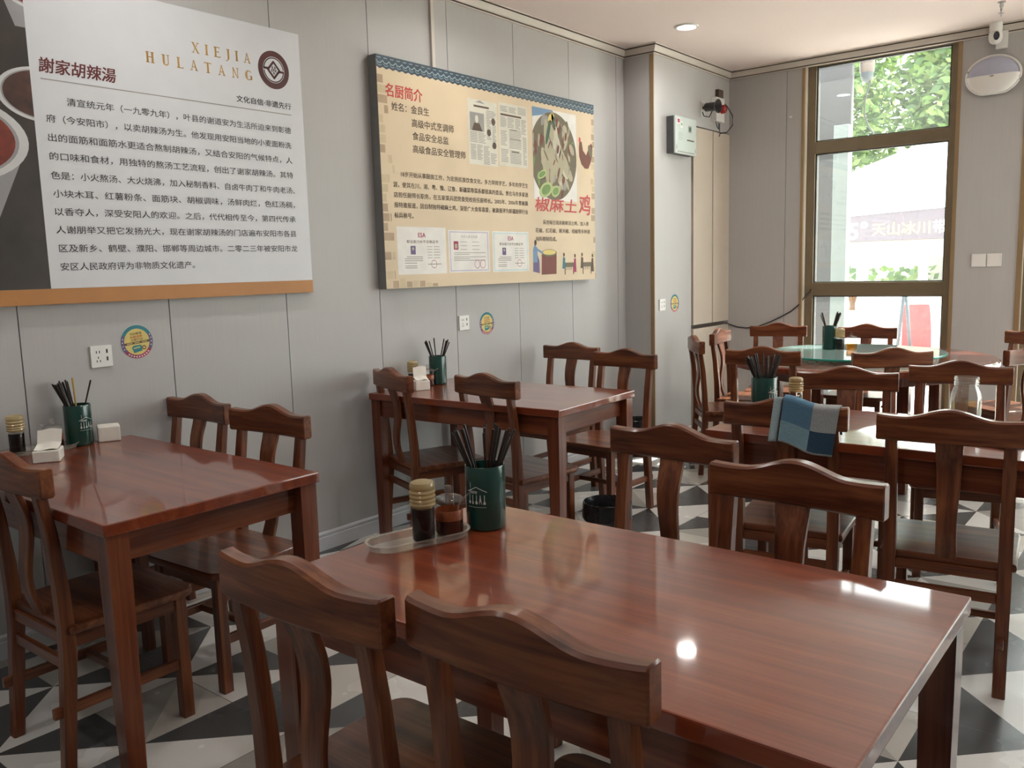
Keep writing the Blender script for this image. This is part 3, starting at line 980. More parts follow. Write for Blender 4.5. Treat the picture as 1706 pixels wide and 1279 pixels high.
def sauce_jar(label, loc, spoon_deg):
    t = thing('sauce_jar', label, 'jar', loc, 0, 'chili sauce jars')
    r = 0.0345
    MB().lathe([(0.001, 0.001), (r-0.004, 0.0), (r-0.001, 0.003), (r, 0.008), (r, 0.074), (r+0.0012, 0.077), (r+0.0012, 0.080)], GLASSM, 40, caps=False).build('glass_body', t)
    MB().lathe([(0.001, 0.004), (r-0.003, 0.004), (r-0.0018, 0.008), (r-0.0018, 0.036), (0.001, 0.036)], CHILI, 40, caps=False).build('chili_oil', t)
    MB().lathe([(r-0.0016, 0.0362), (r-0.0016, 0.058), (r-0.003, 0.060), (r-0.003, 0.0362)], CHILI2, 40, caps=False).build('chili_stain', t)
    MB().lathe([(r+0.002, 0.0805), (r+0.0025, 0.083), (r-0.002, 0.088), (r-0.014, 0.093), (0.008, 0.0945), (0.007, 0.099), (0.0095, 0.104), (0.010, 0.112), (0.007, 0.116), (0.001, 0.1165)], LIDM, 40, caps=False).build('glass_lid', t)
    a = math.radians(spoon_deg)
    MB().tube([(0.010*math.cos(a), 0.010*math.sin(a), 0.020), (0.027*math.cos(a), 0.027*math.sin(a), 0.070), (0.037*math.cos(a), 0.037*math.sin(a), 0.0815), (0.058*math.cos(a), 0.058*math.sin(a), 0.094)], 0.0022, LIDM, 8).build('spoon_handle', t)
    return t

def sauce_tray(label, loc, rz, L=0.265, W=0.105, group='clear sauce trays'):
    def stad(s, z, k=12):
        r = W/2-s
        h = L/2-W/2
        return [(h+r*math.cos(-PI/2+PI*i/k), r*math.sin(-PI/2+PI*i/k), z) for i in range(k+1)]+[(-h+r*math.cos(PI/2+PI*i/k), r*math.sin(PI/2+PI*i/k), z) for i in range(k+1)]
    mb = MB()
    mb.loft([stad(0.012, 0.0006), stad(0.008, 0.0015), stad(0.003, 0.017), stad(-0.003, 0.0185), stad(-0.003, 0.0200), stad(0.004, 0.0190), stad(0.010, 0.0030)], TRAYM, 0, caps=False)
    n = len(stad(0, 0))
    mb.raw([Vector(p) for p in stad(0.010, 0.0030)], [list(range(n))], TRAYM)
    o = mb.build('sauce_tray')
    o.location = loc
    o.rotation_euler = (0, 0, rz)
    return tag(o, label, 'tray', group)

def napkin_pack(label, loc, rz, size, sheet):
    lx, ly, lz = size
    t = thing('napkin_pack', label, 'napkin pack', loc, rz)
    MB().box(-lx/2, lx/2, -ly/2, ly/2, 0, lz, PAPER, 0.006, seg=3).build('folded_stack', t)
    if sheet:
        mb = MB()
        rows, cols = 9, 7
        vs, fs = [], []
        for i in range(rows):
            u = i/(rows-1)
            for j in range(cols):
                v = j/(cols-1)-0.5
                if u < 0.45:
                    yy = -ly*0.42+u/0.45*ly*0.62
                    zz = lz+0.002+0.010*(u/0.45)+0.003*math.sin(v*7)
                else:
                    q = (u-0.45)/0.55
                    yy = ly*0.20+q*0.016
                    zz = lz+0.012+q*sheet+0.003*math.sin(v*6+1)
                vs.append((v*lx*0.86*(1+0.06*u)+0.006*u, yy, zz))
        for th in (0.0, 0.0016):
            o = len(mb.v)
            mb.raw([(p[0], p[1]-th, p[2]+th) for p in vs], [[i*cols+j, i*cols+j+1, (i+1)*cols+j+1, (i+1)*cols+j] for i in range(rows-1) for j in range(cols-1)], PAPER)
        mb.build('pulled_sheet', t)
    return t

# foreground table
G1 = 'chopsticks in the green cup on the foreground table'
cup1 = (2.077, -2.802, TH)
chopstick_cup('green chopstick cup with a white house motif on the foreground table behind the sauce jar', cup1, -76)
chopsticks(cup1, 22, 'dark brown chopstick standing in the green cup on the foreground table', G1,
           [(222, 1.0), (215, .95), (205, .9), (38, 1.0), (30, .9), (60, .5), (218, .7), (120, .6), (300, .5), (225, 1.0), (45, .6), (0, .4)], 3)
sauce_tray('clear plastic oval tray under the sauces on the foreground table', (2.026, -2.984, TH), math.radians(72), L=0.255)
sauce_bottle('soy sauce bottle with a yellowish ribbed cap on the foreground tray', (2.037, -2.978, TH+0.0036))
sauce_jar('glass chili jar with a knobbed lid on the foreground tray', (2.045, -2.900, TH+0.0036), 58)
# left table
cup2 = (0.086, -2.869, TH)
chopstick_cup('green chopstick cup with a white house motif between two napkin packs on the left table', cup2, 10)
chopsticks(cup2, 23, 'black chopstick standing in the green cup on the left table', 'chopsticks in the green cup on the left table',
           [(225, 1.0), (228, .9), (235, .8), (215, .95), (240, .5), (220, .8), (232, .6), (45, .9), (232, 1.0), (230, .15), (222, .7), (210, .55), (226, .95), (218, .85), (236, .65), (205, .75)], 11, yellow=9)
sauce_bottle('soy sauce bottle at the left picture edge on the left table', (0.074, -3.087, TH+0.0036), 0.076)
sauce_tray('clear plastic oval tray behind the napkins on the left table', (0.095, -3.022, TH), math.radians(80))
sauce_jar('glass chili jar half hidden behind the napkins on the left table', (0.108, -2.974, TH+0.0036), 200)
napkin_pack('opened white napkin pack with a sheet pulled up on the left table', (0.2775, -3.066, TH), math.radians(57.6), (0.086, 0.094, 0.042), 0.050)
napkin_pack('closed white napkin pack beside the green cup on the left table', (0.0935, -2.760, TH), math.radians(67), (0.080, 0.084, 0.060), 0)
# poster table
cup3 = (0.125, -0.92, TH)
chopstick_cup('plain-sided green chopstick cup on the table under the beige poster', cup3, 130)
chopsticks(cup3, 14, 'dark brown chopstick standing in the green cup under the beige poster', 'chopsticks in the green cup under the poster',
           [(228, .9), (225, .8), (222, 1.0), (40, 1.0), (42, .85), (38, .7), (220, .3), (45, .5), (235, .6), (36, .9)], 21)
sauce_bottle('soy sauce bottle behind the skewed chair on the table under the beige poster', (0.085, -1.075, TH), 0.072)
sauce_jar('glass sauce jar behind the napkins on the table under the beige poster', (0.130, -1.005, TH), 40)
napkin_pack('opened white napkin pack on the table under the beige poster', (0.206, -1.140, TH), math.radians(62), (0.080, 0.082, 0.052), 0.055)
# table behind the towel
cup4 = (2.035, -0.985, TH)
chopstick_cup('green chopstick cup crammed full on the table behind the towel', cup4, -22, r=0.0525)
chopsticks(cup4, 26, 'dark chopstick fanned out in the green cup behind the towel', 'chopsticks in the green cup behind the towel',
           [(222, 1.0), (218, .95), (215, .8), (38, 1.0), (42, .9), (35, .8), (225, .5), (45, .5), (300, .7), (120, .8), (220, 1.0), (40, .6), (228, .9)], 31)
sauce_tray('clear plastic oval tray beside the crammed green cup behind the towel', (2.12, -0.91, TH), math.radians(60))
sauce_bottle('soy sauce bottle standing between the crammed cup and the towel', (2.125, -0.875, TH+0.0036), 0.060)
# tea jar with a lidless screw neck
t = thing('tea_jar', 'clear glass jar of pale tea standing on the table at the right', 'jar', (2.745, -0.80, TH))
MB().lathe([(0.001, 0.003), (0.044, 0.0), (0.050, 0.005), (0.052, 0.014), (0.052, 0.100), (0.050, 0.118), (0.042, 0.136), (0.040, 0.142), (0.0435, 0.146), (0.040, 0.150), (0.0435, 0.155), (0.040, 0.160), (0.0425, 0.168), (0.0415, 0.176), (0.039, 0.176), (0.037, 0.140), (0.047, 0.115), (0.049, 0.100), (0.049, 0.014), (0.001, 0.008)], LIDM, 44, caps=False).build('glass_body', t)
MB().lathe([(0.001, 0.010), (0.047, 0.012), (0.0484, 0.016), (0.0484, 0.082), (0.001, 0.082)], TEA, 44, caps=False).build('tea', t)
t = thing('phone', 'black mobile phone lying on the table behind the right-hand chair', 'phone', (2.915, -1.190, TH), math.radians(70))
MB().box(-0.04, 0.04, -0.078, 0.078, 0.0, 0.0085, BLACK_PL, 0.003).build('phone_body', t)
MB().box(-0.036, 0.036, -0.073, 0.073, 0.0085, 0.0088, PHONE_G).build('screen', t)
# round table, on the turntable
ZG = 0.77+0.033
cup5 = (1.50, 1.42, ZG)
chopstick_cup('green chopstick cup on the glass turntable in front of the window', cup5, 80)
chopsticks(cup5, 16, 'dark chopstick standing in the green cup on the glass turntable', 'chopsticks in the green cup on the turntable',
           [(225, .8), (222, .9), (40, .9), (36, .8), (44, 1.0), (38, .7), (45, .6), (42, .9)], 41)
sauce_bottle('soy sauce bottle on the glass turntable against the green cup', (1.575, 1.395, ZG), 0.074)
t = thing('sauce_jar', 'sunlit amber sauce jar on the glass turntable, glowing against the window', 'jar', (1.640, 1.43, ZG), 0, 'chili sauce jars')
MB().lathe([(0.001, 0.001), (0.031, 0.0), (0.0345, 0.006), (0.0345, 0.074), (0.036, 0.078), (0.030, 0.088), (0.008, 0.094), (0.009, 0.110), (0.001, 0.114)], GLASSM, 40, caps=False).build('glass_body', t)
MB().lathe([(0.001, 0.004), (0.032, 0.005), (0.0328, 0.040), (0.001, 0.040)], AMBER, 40, caps=False).build('amber_sauce', t)

# towel hung over the crest rail of the towel chair
ec = chairs[11]
def towel():
    rows, cols = 44, 26
    tl, tr = 0.006, 0.190
    Mx = ec.matrix_basis if False else Matrix.Translation(ec.location) @ Matrix.Rotation(ec.rotation_euler.z, 4, 'Z')
    def crest_top(x):
        q = abs(x)/0.135
        return 0.889+(0.030*0.5*(1+math.cos(PI*q)) if q < 1 else 0.0)
    def pt(u, v):
        # u across the chair, v from the rear hem (0) over the rail (about .58) to the front hem (1)
        x = tl+(tr-tl)*u
        hang = 0.152+0.016*u
        sk = 0.0
        zt = crest_top(x)+0.005
        bow = -0.016*(1-(x/0.215)**2)
        yb, yf = -0.2385+bow, -0.1865+bow
        if v < 0.56:
            q = 1-v/0.56
            z = zt-0.004-hang*q
            yy = yb-0.004*math.sin(u*9+q*2)*q-0.006*q
            x = x-0.004*q*(1-u)-0.012*q-0.010*q*u
        elif v < 0.66:
            q = (v-0.56)/0.10
            yy = yb+(yf-yb)*q
            z = zt+0.004*math.sin(PI*q)-0.004*abs(2*q-1)
        else:
            q = (v-0.66)/0.34
            z = zt-0.004-0.10*q
            yy = yf+0.004*math.sin(u*8)*q+0.004*q
        return Mx @ Vector((x, yy, z))
    mb = MB()
    vs, fs, ms = [], [], []
    for i in range(rows+1):
        for j in range(cols+1):
            vs.append(pt(j/cols, i/rows))
    base = len(mb.v)
    o = None
    for i in range(rows):
        for j in range(cols):
            u, v = (j+0.5)/cols, (i+0.5)/rows
            a, b = (0 if u < 0.53 else 1), (0 if v < 0.27 else (1 if v < 0.66 else 0))
            m = TOWELS[{(0, 1): 0, (1, 1): 1, (0, 0): 2, (1, 0): 3}[(a, b)]]
            if i < 1:
                m = TOWELS[1]
            fs.append([i*(cols+1)+j, i*(cols+1)+j+1, (i+1)*(cols+1)+j+1, (i+1)*(cols+1)+j])
            ms.append(m)
    mb.v += vs
    mb.g += [tuple(p) for p in vs]
    for f, m in zip(fs, ms):
        mb.f.append(f)
        mb.m.append(mb.mi(m))
        mb.sm.append(True)
    # second, inner fold peeping out at the left
    vs2, fs2 = [], []
    for i in range(15):
        q = i/14
        for j in range(4):
            u = -0.14+0.15*j/3
            x = tl+(tr-tl)*u
            p = Vector((x-0.006-0.020*q, -0.2365-0.016*(1-(x/0.215)**2)-0.004*math.sin(j*1.6)-0.003*q, crest_top(x)+0.003-0.158*q))
            vs2.append(Mx @ p)
        
    for i in range(14):
        for j in range(3):
            fs2.append([i*4+j, i*4+j+1, (i+1)*4+j+1, (i+1)*4+j])
    mb.raw(vs2, fs2, TOWELS[4])
    o = mb.build('towel', angle=80)
    sm = o.modifiers.new('thickness', 'SOLIDIFY')
    sm.thickness = 0.004
    sm.offset = 0
    tag(o, 'blue and grey checked towel draped over the chair back', 'towel')
towel()

# waste bins with black bags
def bin_(label, loc, r=0.115, h=0.255):
    t = thing('waste_bin', label, 'bin', loc, 0, 'black waste bins')
    MB().lathe([(0.001, 0.002), (r*0.78, 0.0), (r*0.80, 0.004), (r*0.97, h-0.02), (r, h-0.018), (r, h), (r-0.004, h), (r-0.006, h-0.02), (r*0.78, 0.008), (0.001, 0.008)], BLACK_PL, 40, caps=False).build('bin_body', t)
    rings = []
    rd = random.Random(5)
    n = 48
    for z, q, jit in ((h-0.075, r+0.006, 0.004), (h-0.05, r+0.005, 0.004), (h-0.02, r+0.0055, 0.003), (h+0.004, r+0.003, 0.002), (h+0.006, r-0.004, 0.003), (h-0.03, r-0.012, 0.006), (h-0.10, r-0.022, 0.010), (h-0.17, r*0.6, 0.012)):
        rings.append([((q+rd.uniform(-jit, jit)*0.7)*math.cos(2*PI*k/n), (q+rd.uniform(-jit, jit)*0.7)*math.sin(2*PI*k/n), z+rd.uniform(-jit, jit)) for k in range(n)])
    MB().loft(rings, BAG, 2, caps=False).build('bin_bag', t)
    return t
bin_('black bagged waste bin on the floor at the end of the poster table', (1.215, -0.905, 0))
bin_('black waste bin in the wall corner by the column, behind the far chair', (0.165, 1.115, 0))

# ------------------------------------------------------------------ left wall: history board
def serif_word(s, word, u0, u1, v, h, m, lift):
    """Roman capitals with serifs, spaced evenly between u0 and u1"""
    n = len(word)
    W = {'X': .85, 'I': .36, 'E': .72, 'J': .5, 'A': .86, 'H': .9, 'U': .84, 'L': .7, 'T': .8, 'N': .88, 'G': .86}
    tot = sum(W[c] for c in word)*h
    gap = ((u1-u0)-tot)/(n-1)
    x = u0
    k, th, sf = .20, .085, .065
    for c in word:
        w_ = W[c]
        def P(*p): s.poly([(x+a*h, v+(b-.5)*h) for a, b in p], m, lift)
        def Rc(a, b, c_, d): P((a, c_), (b, c_), (b, d), (a, d))
        def serif(cx, half, top):
            if top: Rc(cx-half, cx+half, 1-sf, 1)
            else: Rc(cx-half, cx+half, 0, sf)
        if c == 'I':
            Rc(w_/2-k/2, w_/2+k/2, 0, 1); serif(w_/2, w_/2, 0); serif(w_/2, w_/2, 1)
        elif c == 'H':
            for cx in (.2, w_-.2):
                Rc(cx-k/2, cx+k/2, 0, 1); serif(cx, .18, 0); serif(cx, .18, 1)
            Rc(.2, w_-.2, .49, .49+th)
        elif c == 'L':
            Rc(.2-k/2, .2+k/2, 0, 1); serif(.2, .18, 1); Rc(.02, w_, 0, th); P((w_-.05, 0), (w_, 0), (w_, .24))
        elif c == 'E':
            Rc(.2-k/2, .2+k/2, 0, 1); Rc(.02, w_-.04, 1-th, 1); Rc(.02, w_, 0, th); Rc(.2, w_-.16, .49, .49+th)
            P((w_-.10, 1), (w_-.04, 1), (w_-.04, .78)); P((w_-.06, 0), (w_, 0), (w_, .24)); Rc(w_-.19, w_-.15, .40, .64)
        elif c == 'T':
            Rc(w_/2-k/2, w_/2+k/2, 0, 1); serif(w_/2, .2, 0); Rc(.02, w_-.02, 1-th, 1); P((.0, .76), (.06, 1), (.0, 1)); P((w_, .76), (w_, 1), (w_-.06, 1))
        elif c == 'N':
            Rc(.16, .16+th, 0, 1); Rc(w_-.2, w_-.2+th, 0, 1); P((.08, 1), (.24, 1), (w_-.145, 0), (w_-.22, 0)); serif(.18, .15, 0); serif(w_-.17, .15, 1)
        elif c == 'A':
            P((.12, 0), (.19, 0), (w_/2+.02, .98), (w_/2-.05, .98)); P((w_/2-.06, 1), (w_/2+.04, 1), (w_-.08, 0), (w_-.24, 0)); Rc(.24, w_-.26, .30, .30+th); serif(.14, .14, 0); serif(w_-.15, .15, 0)
        elif c == 'X':
            P((.06, 1), (.24, 1), (w_-.06, 0), (w_-.24, 0)); P((.10, 0), (.17, 0), (w_-.10, 1), (w_-.17, 1))
            for cx in (.14, w_-.14): serif(cx, .13, 0); serif(cx, .13, 1)
        elif c == 'U':
            Rc(.12, .12+k, .28, 1); Rc(w_-.2, w_-.2+th, .28, 1); serif(.19, .18, 1); serif(w_-.17, .15, 1)
            cx, rr = (.12+w_-.2+th)/2, (w_-.2+th-.12)/2
            for i in range(10):
                a0, a1 = PI+PI*i/10, PI+PI*(i+1)/10
                t0, t1 = (k*(1-i/10)+th*i/10), (k*(1-(i+1)/10)+th*(i+1)/10)
                P((cx+rr*math.cos(a0), .28+.28*math.sin(a0)), (cx+(rr-t0)*math.cos(a0), .28+(.28-th)*math.sin(a0)), (cx+(rr-t1)*math.cos(a1), .28+(.28-th)*math.sin(a1)), (cx+rr*math.cos(a1), .28+.28*math.sin(a1)))
        elif c == 'J':
            Rc(.22, .22+k, .05, 1); serif(.29, .18, 1)
            P((.22, .06), (.22+k, .10), (.27, -.10), (.10, -.19), (.0, -.14), (.06, -.08), (.17, -.10))
        elif c == 'G':
            for i in range(18):
                a0, a1 = math.radians(40+300*i/18), math.radians(40+300*(i+1)/18)
                q = lambda a: k*.5*(1-math.cos(a))/1.0+th*.6
                cx = .46
                P(*[(cx+.42*math.cos(a)*1.0, .5+.5*math.sin(a)) for a in (a0,)], *[(cx+(.42-q(a))*math.cos(a), .5+(.5-th)*math.sin(a)) for a in (a0, a1)], *[(cx+.42*math.cos(a), .5+.5*math.sin(a)) for a in (a1,)])
            Rc(w_-.18, w_-.18+k*.9, .06, .42); Rc(w_-.30, w_+.02, .40, .40+sf)
        x += w_*h+gap

def clip_u(pts, umax):
    out = []
    for a, b in zip(pts, pts[1:]+pts[:1]):
        ia, ib = a[0] <= umax, b[0] <= umax
        if ia:
            out.append(a)
        if ia != ib:
            t_ = (umax-a[0])/(b[0]-a[0])
            out.append((umax, a[1]+t_*(b[1]-a[1])))
    return out
def ellp(u, v, a, b, n=48, rot=0.0):
    c, s = math.cos(rot), math.sin(rot)
    return [(u+a*math.cos(2*PI*k/n)*c-b*math.sin(2*PI*k/n)*s, v+a*math.cos(2*PI*k/n)*s+b*math.sin(2*PI*k/n)*c) for k in range(n)]

BX = 0.03
t = thing('history_board', 'white wall board with Chinese history text, soup-bowl photo and orange lower strip', 'wall board', (0, 0, 0))
MB().box(0, BX+0.002, -4.4, -1.6739, 1.3073, 1.3658, ORANGE, 0.001).build('orange_strip', t)['label'] = 'orange strip along the lower edge'
sh = Sheet(on_x(BX))
UM = -2.896
sh.rect(-4.399, UM, 1.3665, 2.509, BOARD_DK, 0.0004)
def bowl(cu, cv, a, b, depth, lifts, soup=None):
    soup = soup or SOUP
    body = clip_u([(cu+a*0.99*math.cos(q), cv+b*0.3*math.sin(q)-(depth if False else 0)) for q in [PI*k/16 for k in range(17)]]+[(cu-a*0.99, cv), (cu-a*0.62, cv-depth), (cu+a*0.62, cv-depth), (cu+a*0.99, cv)], UM)
    if len(body) > 2: sh.poly(body, BOWL_SH, lifts)
    for (k1, m_, l_) in ((1.0, BOWL_W, 0.0002), (0.90, BOWL_SH, 0.0004), (0.86, soup, 0.0006)):
        pp = clip_u(ellp(cu, cv, a*k1, b*k1), UM)
        if len(pp) > 2: sh.poly(pp, m_, lifts+l_)
bowl(-2.835, 2.465, 0.155, 0.095, 0.16, 0.0010)
bowl(-2.860, 2.075, 0.158, 0.098, 0.02, 0.0010, SOUPDK)
bowl(-3.250, 1.895, 0.325, 0.165, 0.27, 0.0030)
sh.build('soup_photo', t)['label'] = 'dark photo of red soup in white bowls'
sh = Sheet(on_x(BX))
sh.box(0, BX, -4.4, -1.6739, 1.366, 2.5095, BOARD_W, 0.001)
serif_word(sh, 'XIEJIA', -2.235, -1.946, 2.3545, 0.043, GOLDPRINT, 0.0006)
serif_word(sh, 'HULATANG', -2.444, -1.944, 2.2815, 0.043, GOLDPRINT, 0.0006)
sh.text('謝家胡辣湯', -2.862, -2.574, 2.185, 0.054, MAROON2, 0.0006, bold=0.022, shear=0.12)
hb = sh
sh = Sheet(on_x(BX))
lu, lv = -1.825, 2.325
sh.arc(lu, lv, 0.058, 0.084, 0, 2*PI, MAROON, 0.0006, 56)
sh.arc(lu, lv, 0.050, 0.0555, math.radians(5), math.radians(175), MAROON, 0.0006, 30)
sh.arc(lu, lv, 0.050, 0.0555, math.radians(185), math.radians(355), MAROON, 0.0006, 30)
for sg in (1, -1):
    sh.stroke([(lu-sg*0.053, lv+sg*0.004), (lu-sg*0.028, lv+sg*0.004), (lu, lv+sg*0.036), (lu+sg*0.031, lv+sg*0.001)], 0.0100, MAROON, 0.0006)
for du, dv in ((0.007, 0.010), (-0.007, 0.010), (0.010, -0.003), (-0.010, -0.003), (0.0, -0.014), (0.0, 0.0)):
    sh.stroke([(lu+du, lv+dv-0.004), (lu+du, lv+dv+0.004)], 0.0058, MAROON, 0.0008)
for k in range(12):
    a = math.radians(20+140*k/11)
    sh.ell(lu+0.071*math.cos(a), lv+0.071*math.sin(a), 0.0035, 0.0045, MAROON2, 0.0008, a, 8)
sh.build('round_emblem', t)
sh = hb
sh.text('文化自信·非遗先行', -2.033, -1.741, 2.173, 0.028, INK, 0.0006, bold=0.022)
sh.rect(-2.861, -1.741, 2.1325, 2.1365, P_GREY, 0.0006)
LINES = [(-2.773, -1.750, 2.062, '清宣统元年（一九零九年），叶县的谢道安为生活所迫来到彰德'),
 (-2.854, -1.753, 1.994, '府（今安阳市），以卖胡辣汤为生。他发现用安阳当地的小麦面粉洗'),
 (-2.854, -1.752, 1.925, '出的面筋和面筋水更适合熬制胡辣汤，又结合安阳的气候特点，人'),
 (-2.855, -1.753, 1.857, '的口味和食材，用独特的熬汤工艺流程，创出了谢家胡辣汤。其特'),
 (-2.857, -1.748, 1.787, '色是：小火熬汤、大火烧沸，加入秘制香料、自卤牛肉丁和牛肉老汤、'),
 (-2.855, -1.753, 1.720, '小块木耳、红薯粉条、面筋块、胡椒调味，汤鲜肉烂，色红汤稠，'),
 (-2.856, -1.753, 1.653, '以香夺人，深受安阳人的欢迎。之后，代代相传至今，第四代传承'),
 (-2.857, -1.754, 1.586, '人谢朋举又把它发扬光大，现在谢家胡辣汤的门店遍布安阳市各县'),
 (-2.853, -1.753, 1.517, '区及新乡、鹤壁、濮阳、邯郸等周边城市。二零二三年被安阳市龙'),
 (-2.854, -2.296, 1.448, '安区人民政府评为非物质文化遗产。')]
for a, b, z, tx in LINES:
    sh.text(tx, a, b, z, 0.030, INK, 0.0006, bold=0.008)
sh.build('white_panel', t)

# ------------------------------------------------------------------ left wall: chef poster
PX = 0.062
py0, py1, pz0, pz1 = -1.2184, 0.7914, 1.3051, 2.4972
t = thing('chef_poster', 'beige chef poster board with roof-tile border, newspaper cuttings and a chicken dish photo', 'poster', (0, 0, 0))
MB().box(0, PX-0.0005, py0, py1, pz0, pz1, P_SIDE, 0.001).build('side_frame', t)
sh = Sheet(on_x(PX))
rd = random.Random(4)
sh.rect(py0+.0005, py1-.0005, 2.437, pz1-.0005, P_ROOF, 0.0004)
n = 44
for k in range(n):
    u = py0+(py1-py0)*(k+0.5)/n
    du = (py1-py0)/n
    sh.stroke([(u-du*.5, 2.470), (u-du*.25, 2.458), (u+du*.1, 2.456), (u+du*.45, 2.468)], 0.0050, P_ROOFL, 0.0006)
    sh.stroke([(u-du*.4, 2.452), (u-du*.1, 2.443), (u+du*.3, 2.447)], 0.0030, P_ROOFL, 0.0006)
    sh.rect(u-du*.35, u+du*.2, 2.481, 2.485, P_ROOFL if rd.random() < .6 else P_GREY, 0.0006)
    sh.poly([(u-du*.5, 2.437), (u+du*.5, 2.437), (u, 2.428)], P_ROOF, 0.0004)
sh.build('roof_tile_border', t)
sh = Sheet(on_x(PX))
sh.box(PX-0.0005, PX, py0+0.0005, py1-0.0005, pz0+0.0005, pz1-0.0005, P_BEIGE)
for z in [pz0+0.05*k for k in range(23)]:
    for side in (0, 1):
        reach = (0.09 if side == 0 else 0.045)*rd.uniform(.35, 1.25)
        u = 0.0
        while u < reach:
            ln_ = rd.uniform(0.04, 0.085)
            a, b = u, min(u+ln_, reach)
            if rd.random() < .8 and z < 2.38 and b-a > 0.008:
                m_ = P_BRICK if rd.random() < .6 else P_BRICK2
                if side == 0:
                    sh.rect(py0+.001+a, py0+.001+b-0.006, z+0.003, z+0.044, m_, 0.0003)
                else:
                    sh.rect(py1-.001-b+0.006, py1-.001-a, z+0.003, z+0.044, m_, 0.0003)
            u += ln_
for k in range(7):
    sh.rect(py0+.05+k*.05, py0+.05+k*.05+.042, pz0+.004, pz0+.004+rd.uniform(.03, .06)*(1-k/9), P_BRICK2 if k % 2 else P_BRICK, 0.0003)
sh.text('名厨简介', -1.163, -0.893, 2.329, 0.066, P_RED, 0.0006, bold=0.022)
sh.text('椒麻土', 0.096, 0.560, 1.800, 0.088, P_RED, 0.0016, bold=0.022, shear=0.12)
sh.text('鸡', 0.592, 0.730, 1.815, 0.135, P_RED, 0.0016, bold=0.018, shear=0.10)
sh.text('姓名：金良生', -1.124, -0.845, 2.251, 0.043, P_INK, 0.0006, bold=0.018)
sh.text('高级中式烹调师', -0.981, -0.650, 2.181, 0.043, P_INK, 0.0006, bold=0.018)
sh.text('食品安全总监', -0.979, -0.697, 2.114, 0.042, P_INK, 0.0006, bold=0.018)
sh.text('高级食品安全管理师', -0.981, -0.556, 2.046, 0.042, P_INK, 0.0006, bold=0.018)
for a, b, z, tx in ((-1.078, 0.027, 1.907, '18岁开始从事厨房工作，为宏扬民族饮食文化，多方拜师学艺，多年的学艺生'),
 (-1.136, 0.024, 1.851, '涯，使其在川、湘、粤、豫、辽鲁、新疆菜等菜系都很高的造诣。曾在乌市多家酒'),
 (-1.136, 0.022, 1.798, '店担任厨师长职务，在五家渠兵团党委党校担任厨师长。2005年、2006年曾被晨'),
 (-1.136, 0.020, 1.745, '报特邀报道，因自制独特椒麻土鸡，深受广大食客喜爱，被晨报评为新疆厨师行业'),
 (-1.139, -0.998, 1.691, '标兵称号。'),
 (0.176, 0.708, 1.687, '采用每日现杀新鲜活土鸡，加入青'),
 (0.095, 0.720, 1.634, '花椒、红花椒、朝天椒、线椒等多种调'),
 (0.098, 0.325, 1.580, '味料精制而成。')):
    sh.text(tx, a, b, z, 0.029, P_INK, 0.0006, bold=0.022)
sh.build('beige_panel', t)

def newspaper(u0, u1, v0, v1, first):
    s = Sheet(on_x(PX))
    s.rect(u0, u1, v0, v1, P_NEWS, 0.0005)
    W_, H_ = u1-u0, v1-v0
    q = random.Random(3 if first else 8)
    def blk(a, b, c, d, step=0.009):
        z = v0+d*H_
        while z > v0+c*H_:
            s.rect(u0+a*W_, u0+(b-(0.0 if q.random() < .8 else .05))*W_, z-0.0042, z, P_GREY, 0.0008)
            z -= step
    if first:
        s.poly([(u0+.25*W_, v1-.04*H_), (u0+.42*W_, v1-.005*H_), (u0+.6*W_, v1-.05*H_)], P_GREY, 0.0008)
        s.rect(u0+.2*W_, u0+.72*W_, v1-.115*H_, v1-.085*H_, P_INK, 0.0008)
        s.rect(u0+.06*W_, u0+.54*W_, v0+.52*H_, v0+.80*H_, P_GREY, 0.0008)
        s.ell(u0+.29*W_, v0+.70*H_, .055*W_, .06*H_, P_NEWS, 0.0010)
        s.poly([(u0+.12*W_, v0+.52*H_), (u0+.48*W_, v0+.52*H_), (u0+.38*W_, v0+.64*H_), (u0+.2*W_, v0+.64*H_)], P_INK, 0.0010)
        for a, b, c, d in ((.06, .3, .34, .5), (.33, .58, .34, .5), (.06, .24, .08, .31), (.28, .46, .08, .31), (.5, .7, .03, .3), (.74, .95, .03, .2), (.62, .95, .76, .86), (.62, .78, .4, .74), (.82, .95, .4, .72)):
            blk(a, b, c, d)
        for c_, d_ in ((.70, .52), (.88, .33), (.86, .70)):
            s.ell(u0+c_*W_, v0+d_*H_, .07*W_, .055*H_, P_INK, 0.0011)
    else:
        s.rect(u0+.06*W_, u0+.78*W_, v0+.80*H_, v0+.83*H_, P_INK, 0.0008)
        for a, b, c, d in ((.05, .3, .87, .95), (.35, .6, .87, .95), (.66, .95, .86, .97), (.05, .26, .62, .78), (.3, .52, .62, .78), (.56, .74, .62, .78), (.78, .95, .55, .78), (.05, .26, .32, .56), (.34, .76, .46, .6), (.34, .76, .3, .43), (.05, .3, .06, .27), (.36, .76, .06, .26), (.82, .95, .06, .5)):
            blk(a, b, c, d)
        for a, b, z in ((.38, .62, .585), (.36, .75, .44), (.42, .68, .235)):
            s.rect(u0+a*W_, u0+b*W_, v0+z*H_, v0+(z+.012)*H_, P_INK, 0.0010)
    s.build('newspaper_cutting', t)
newspaper(-0.525, -0.262, 2.003, 2.372, True)
newspaper(-0.246, 0.034, 2.014, 2.385, False)

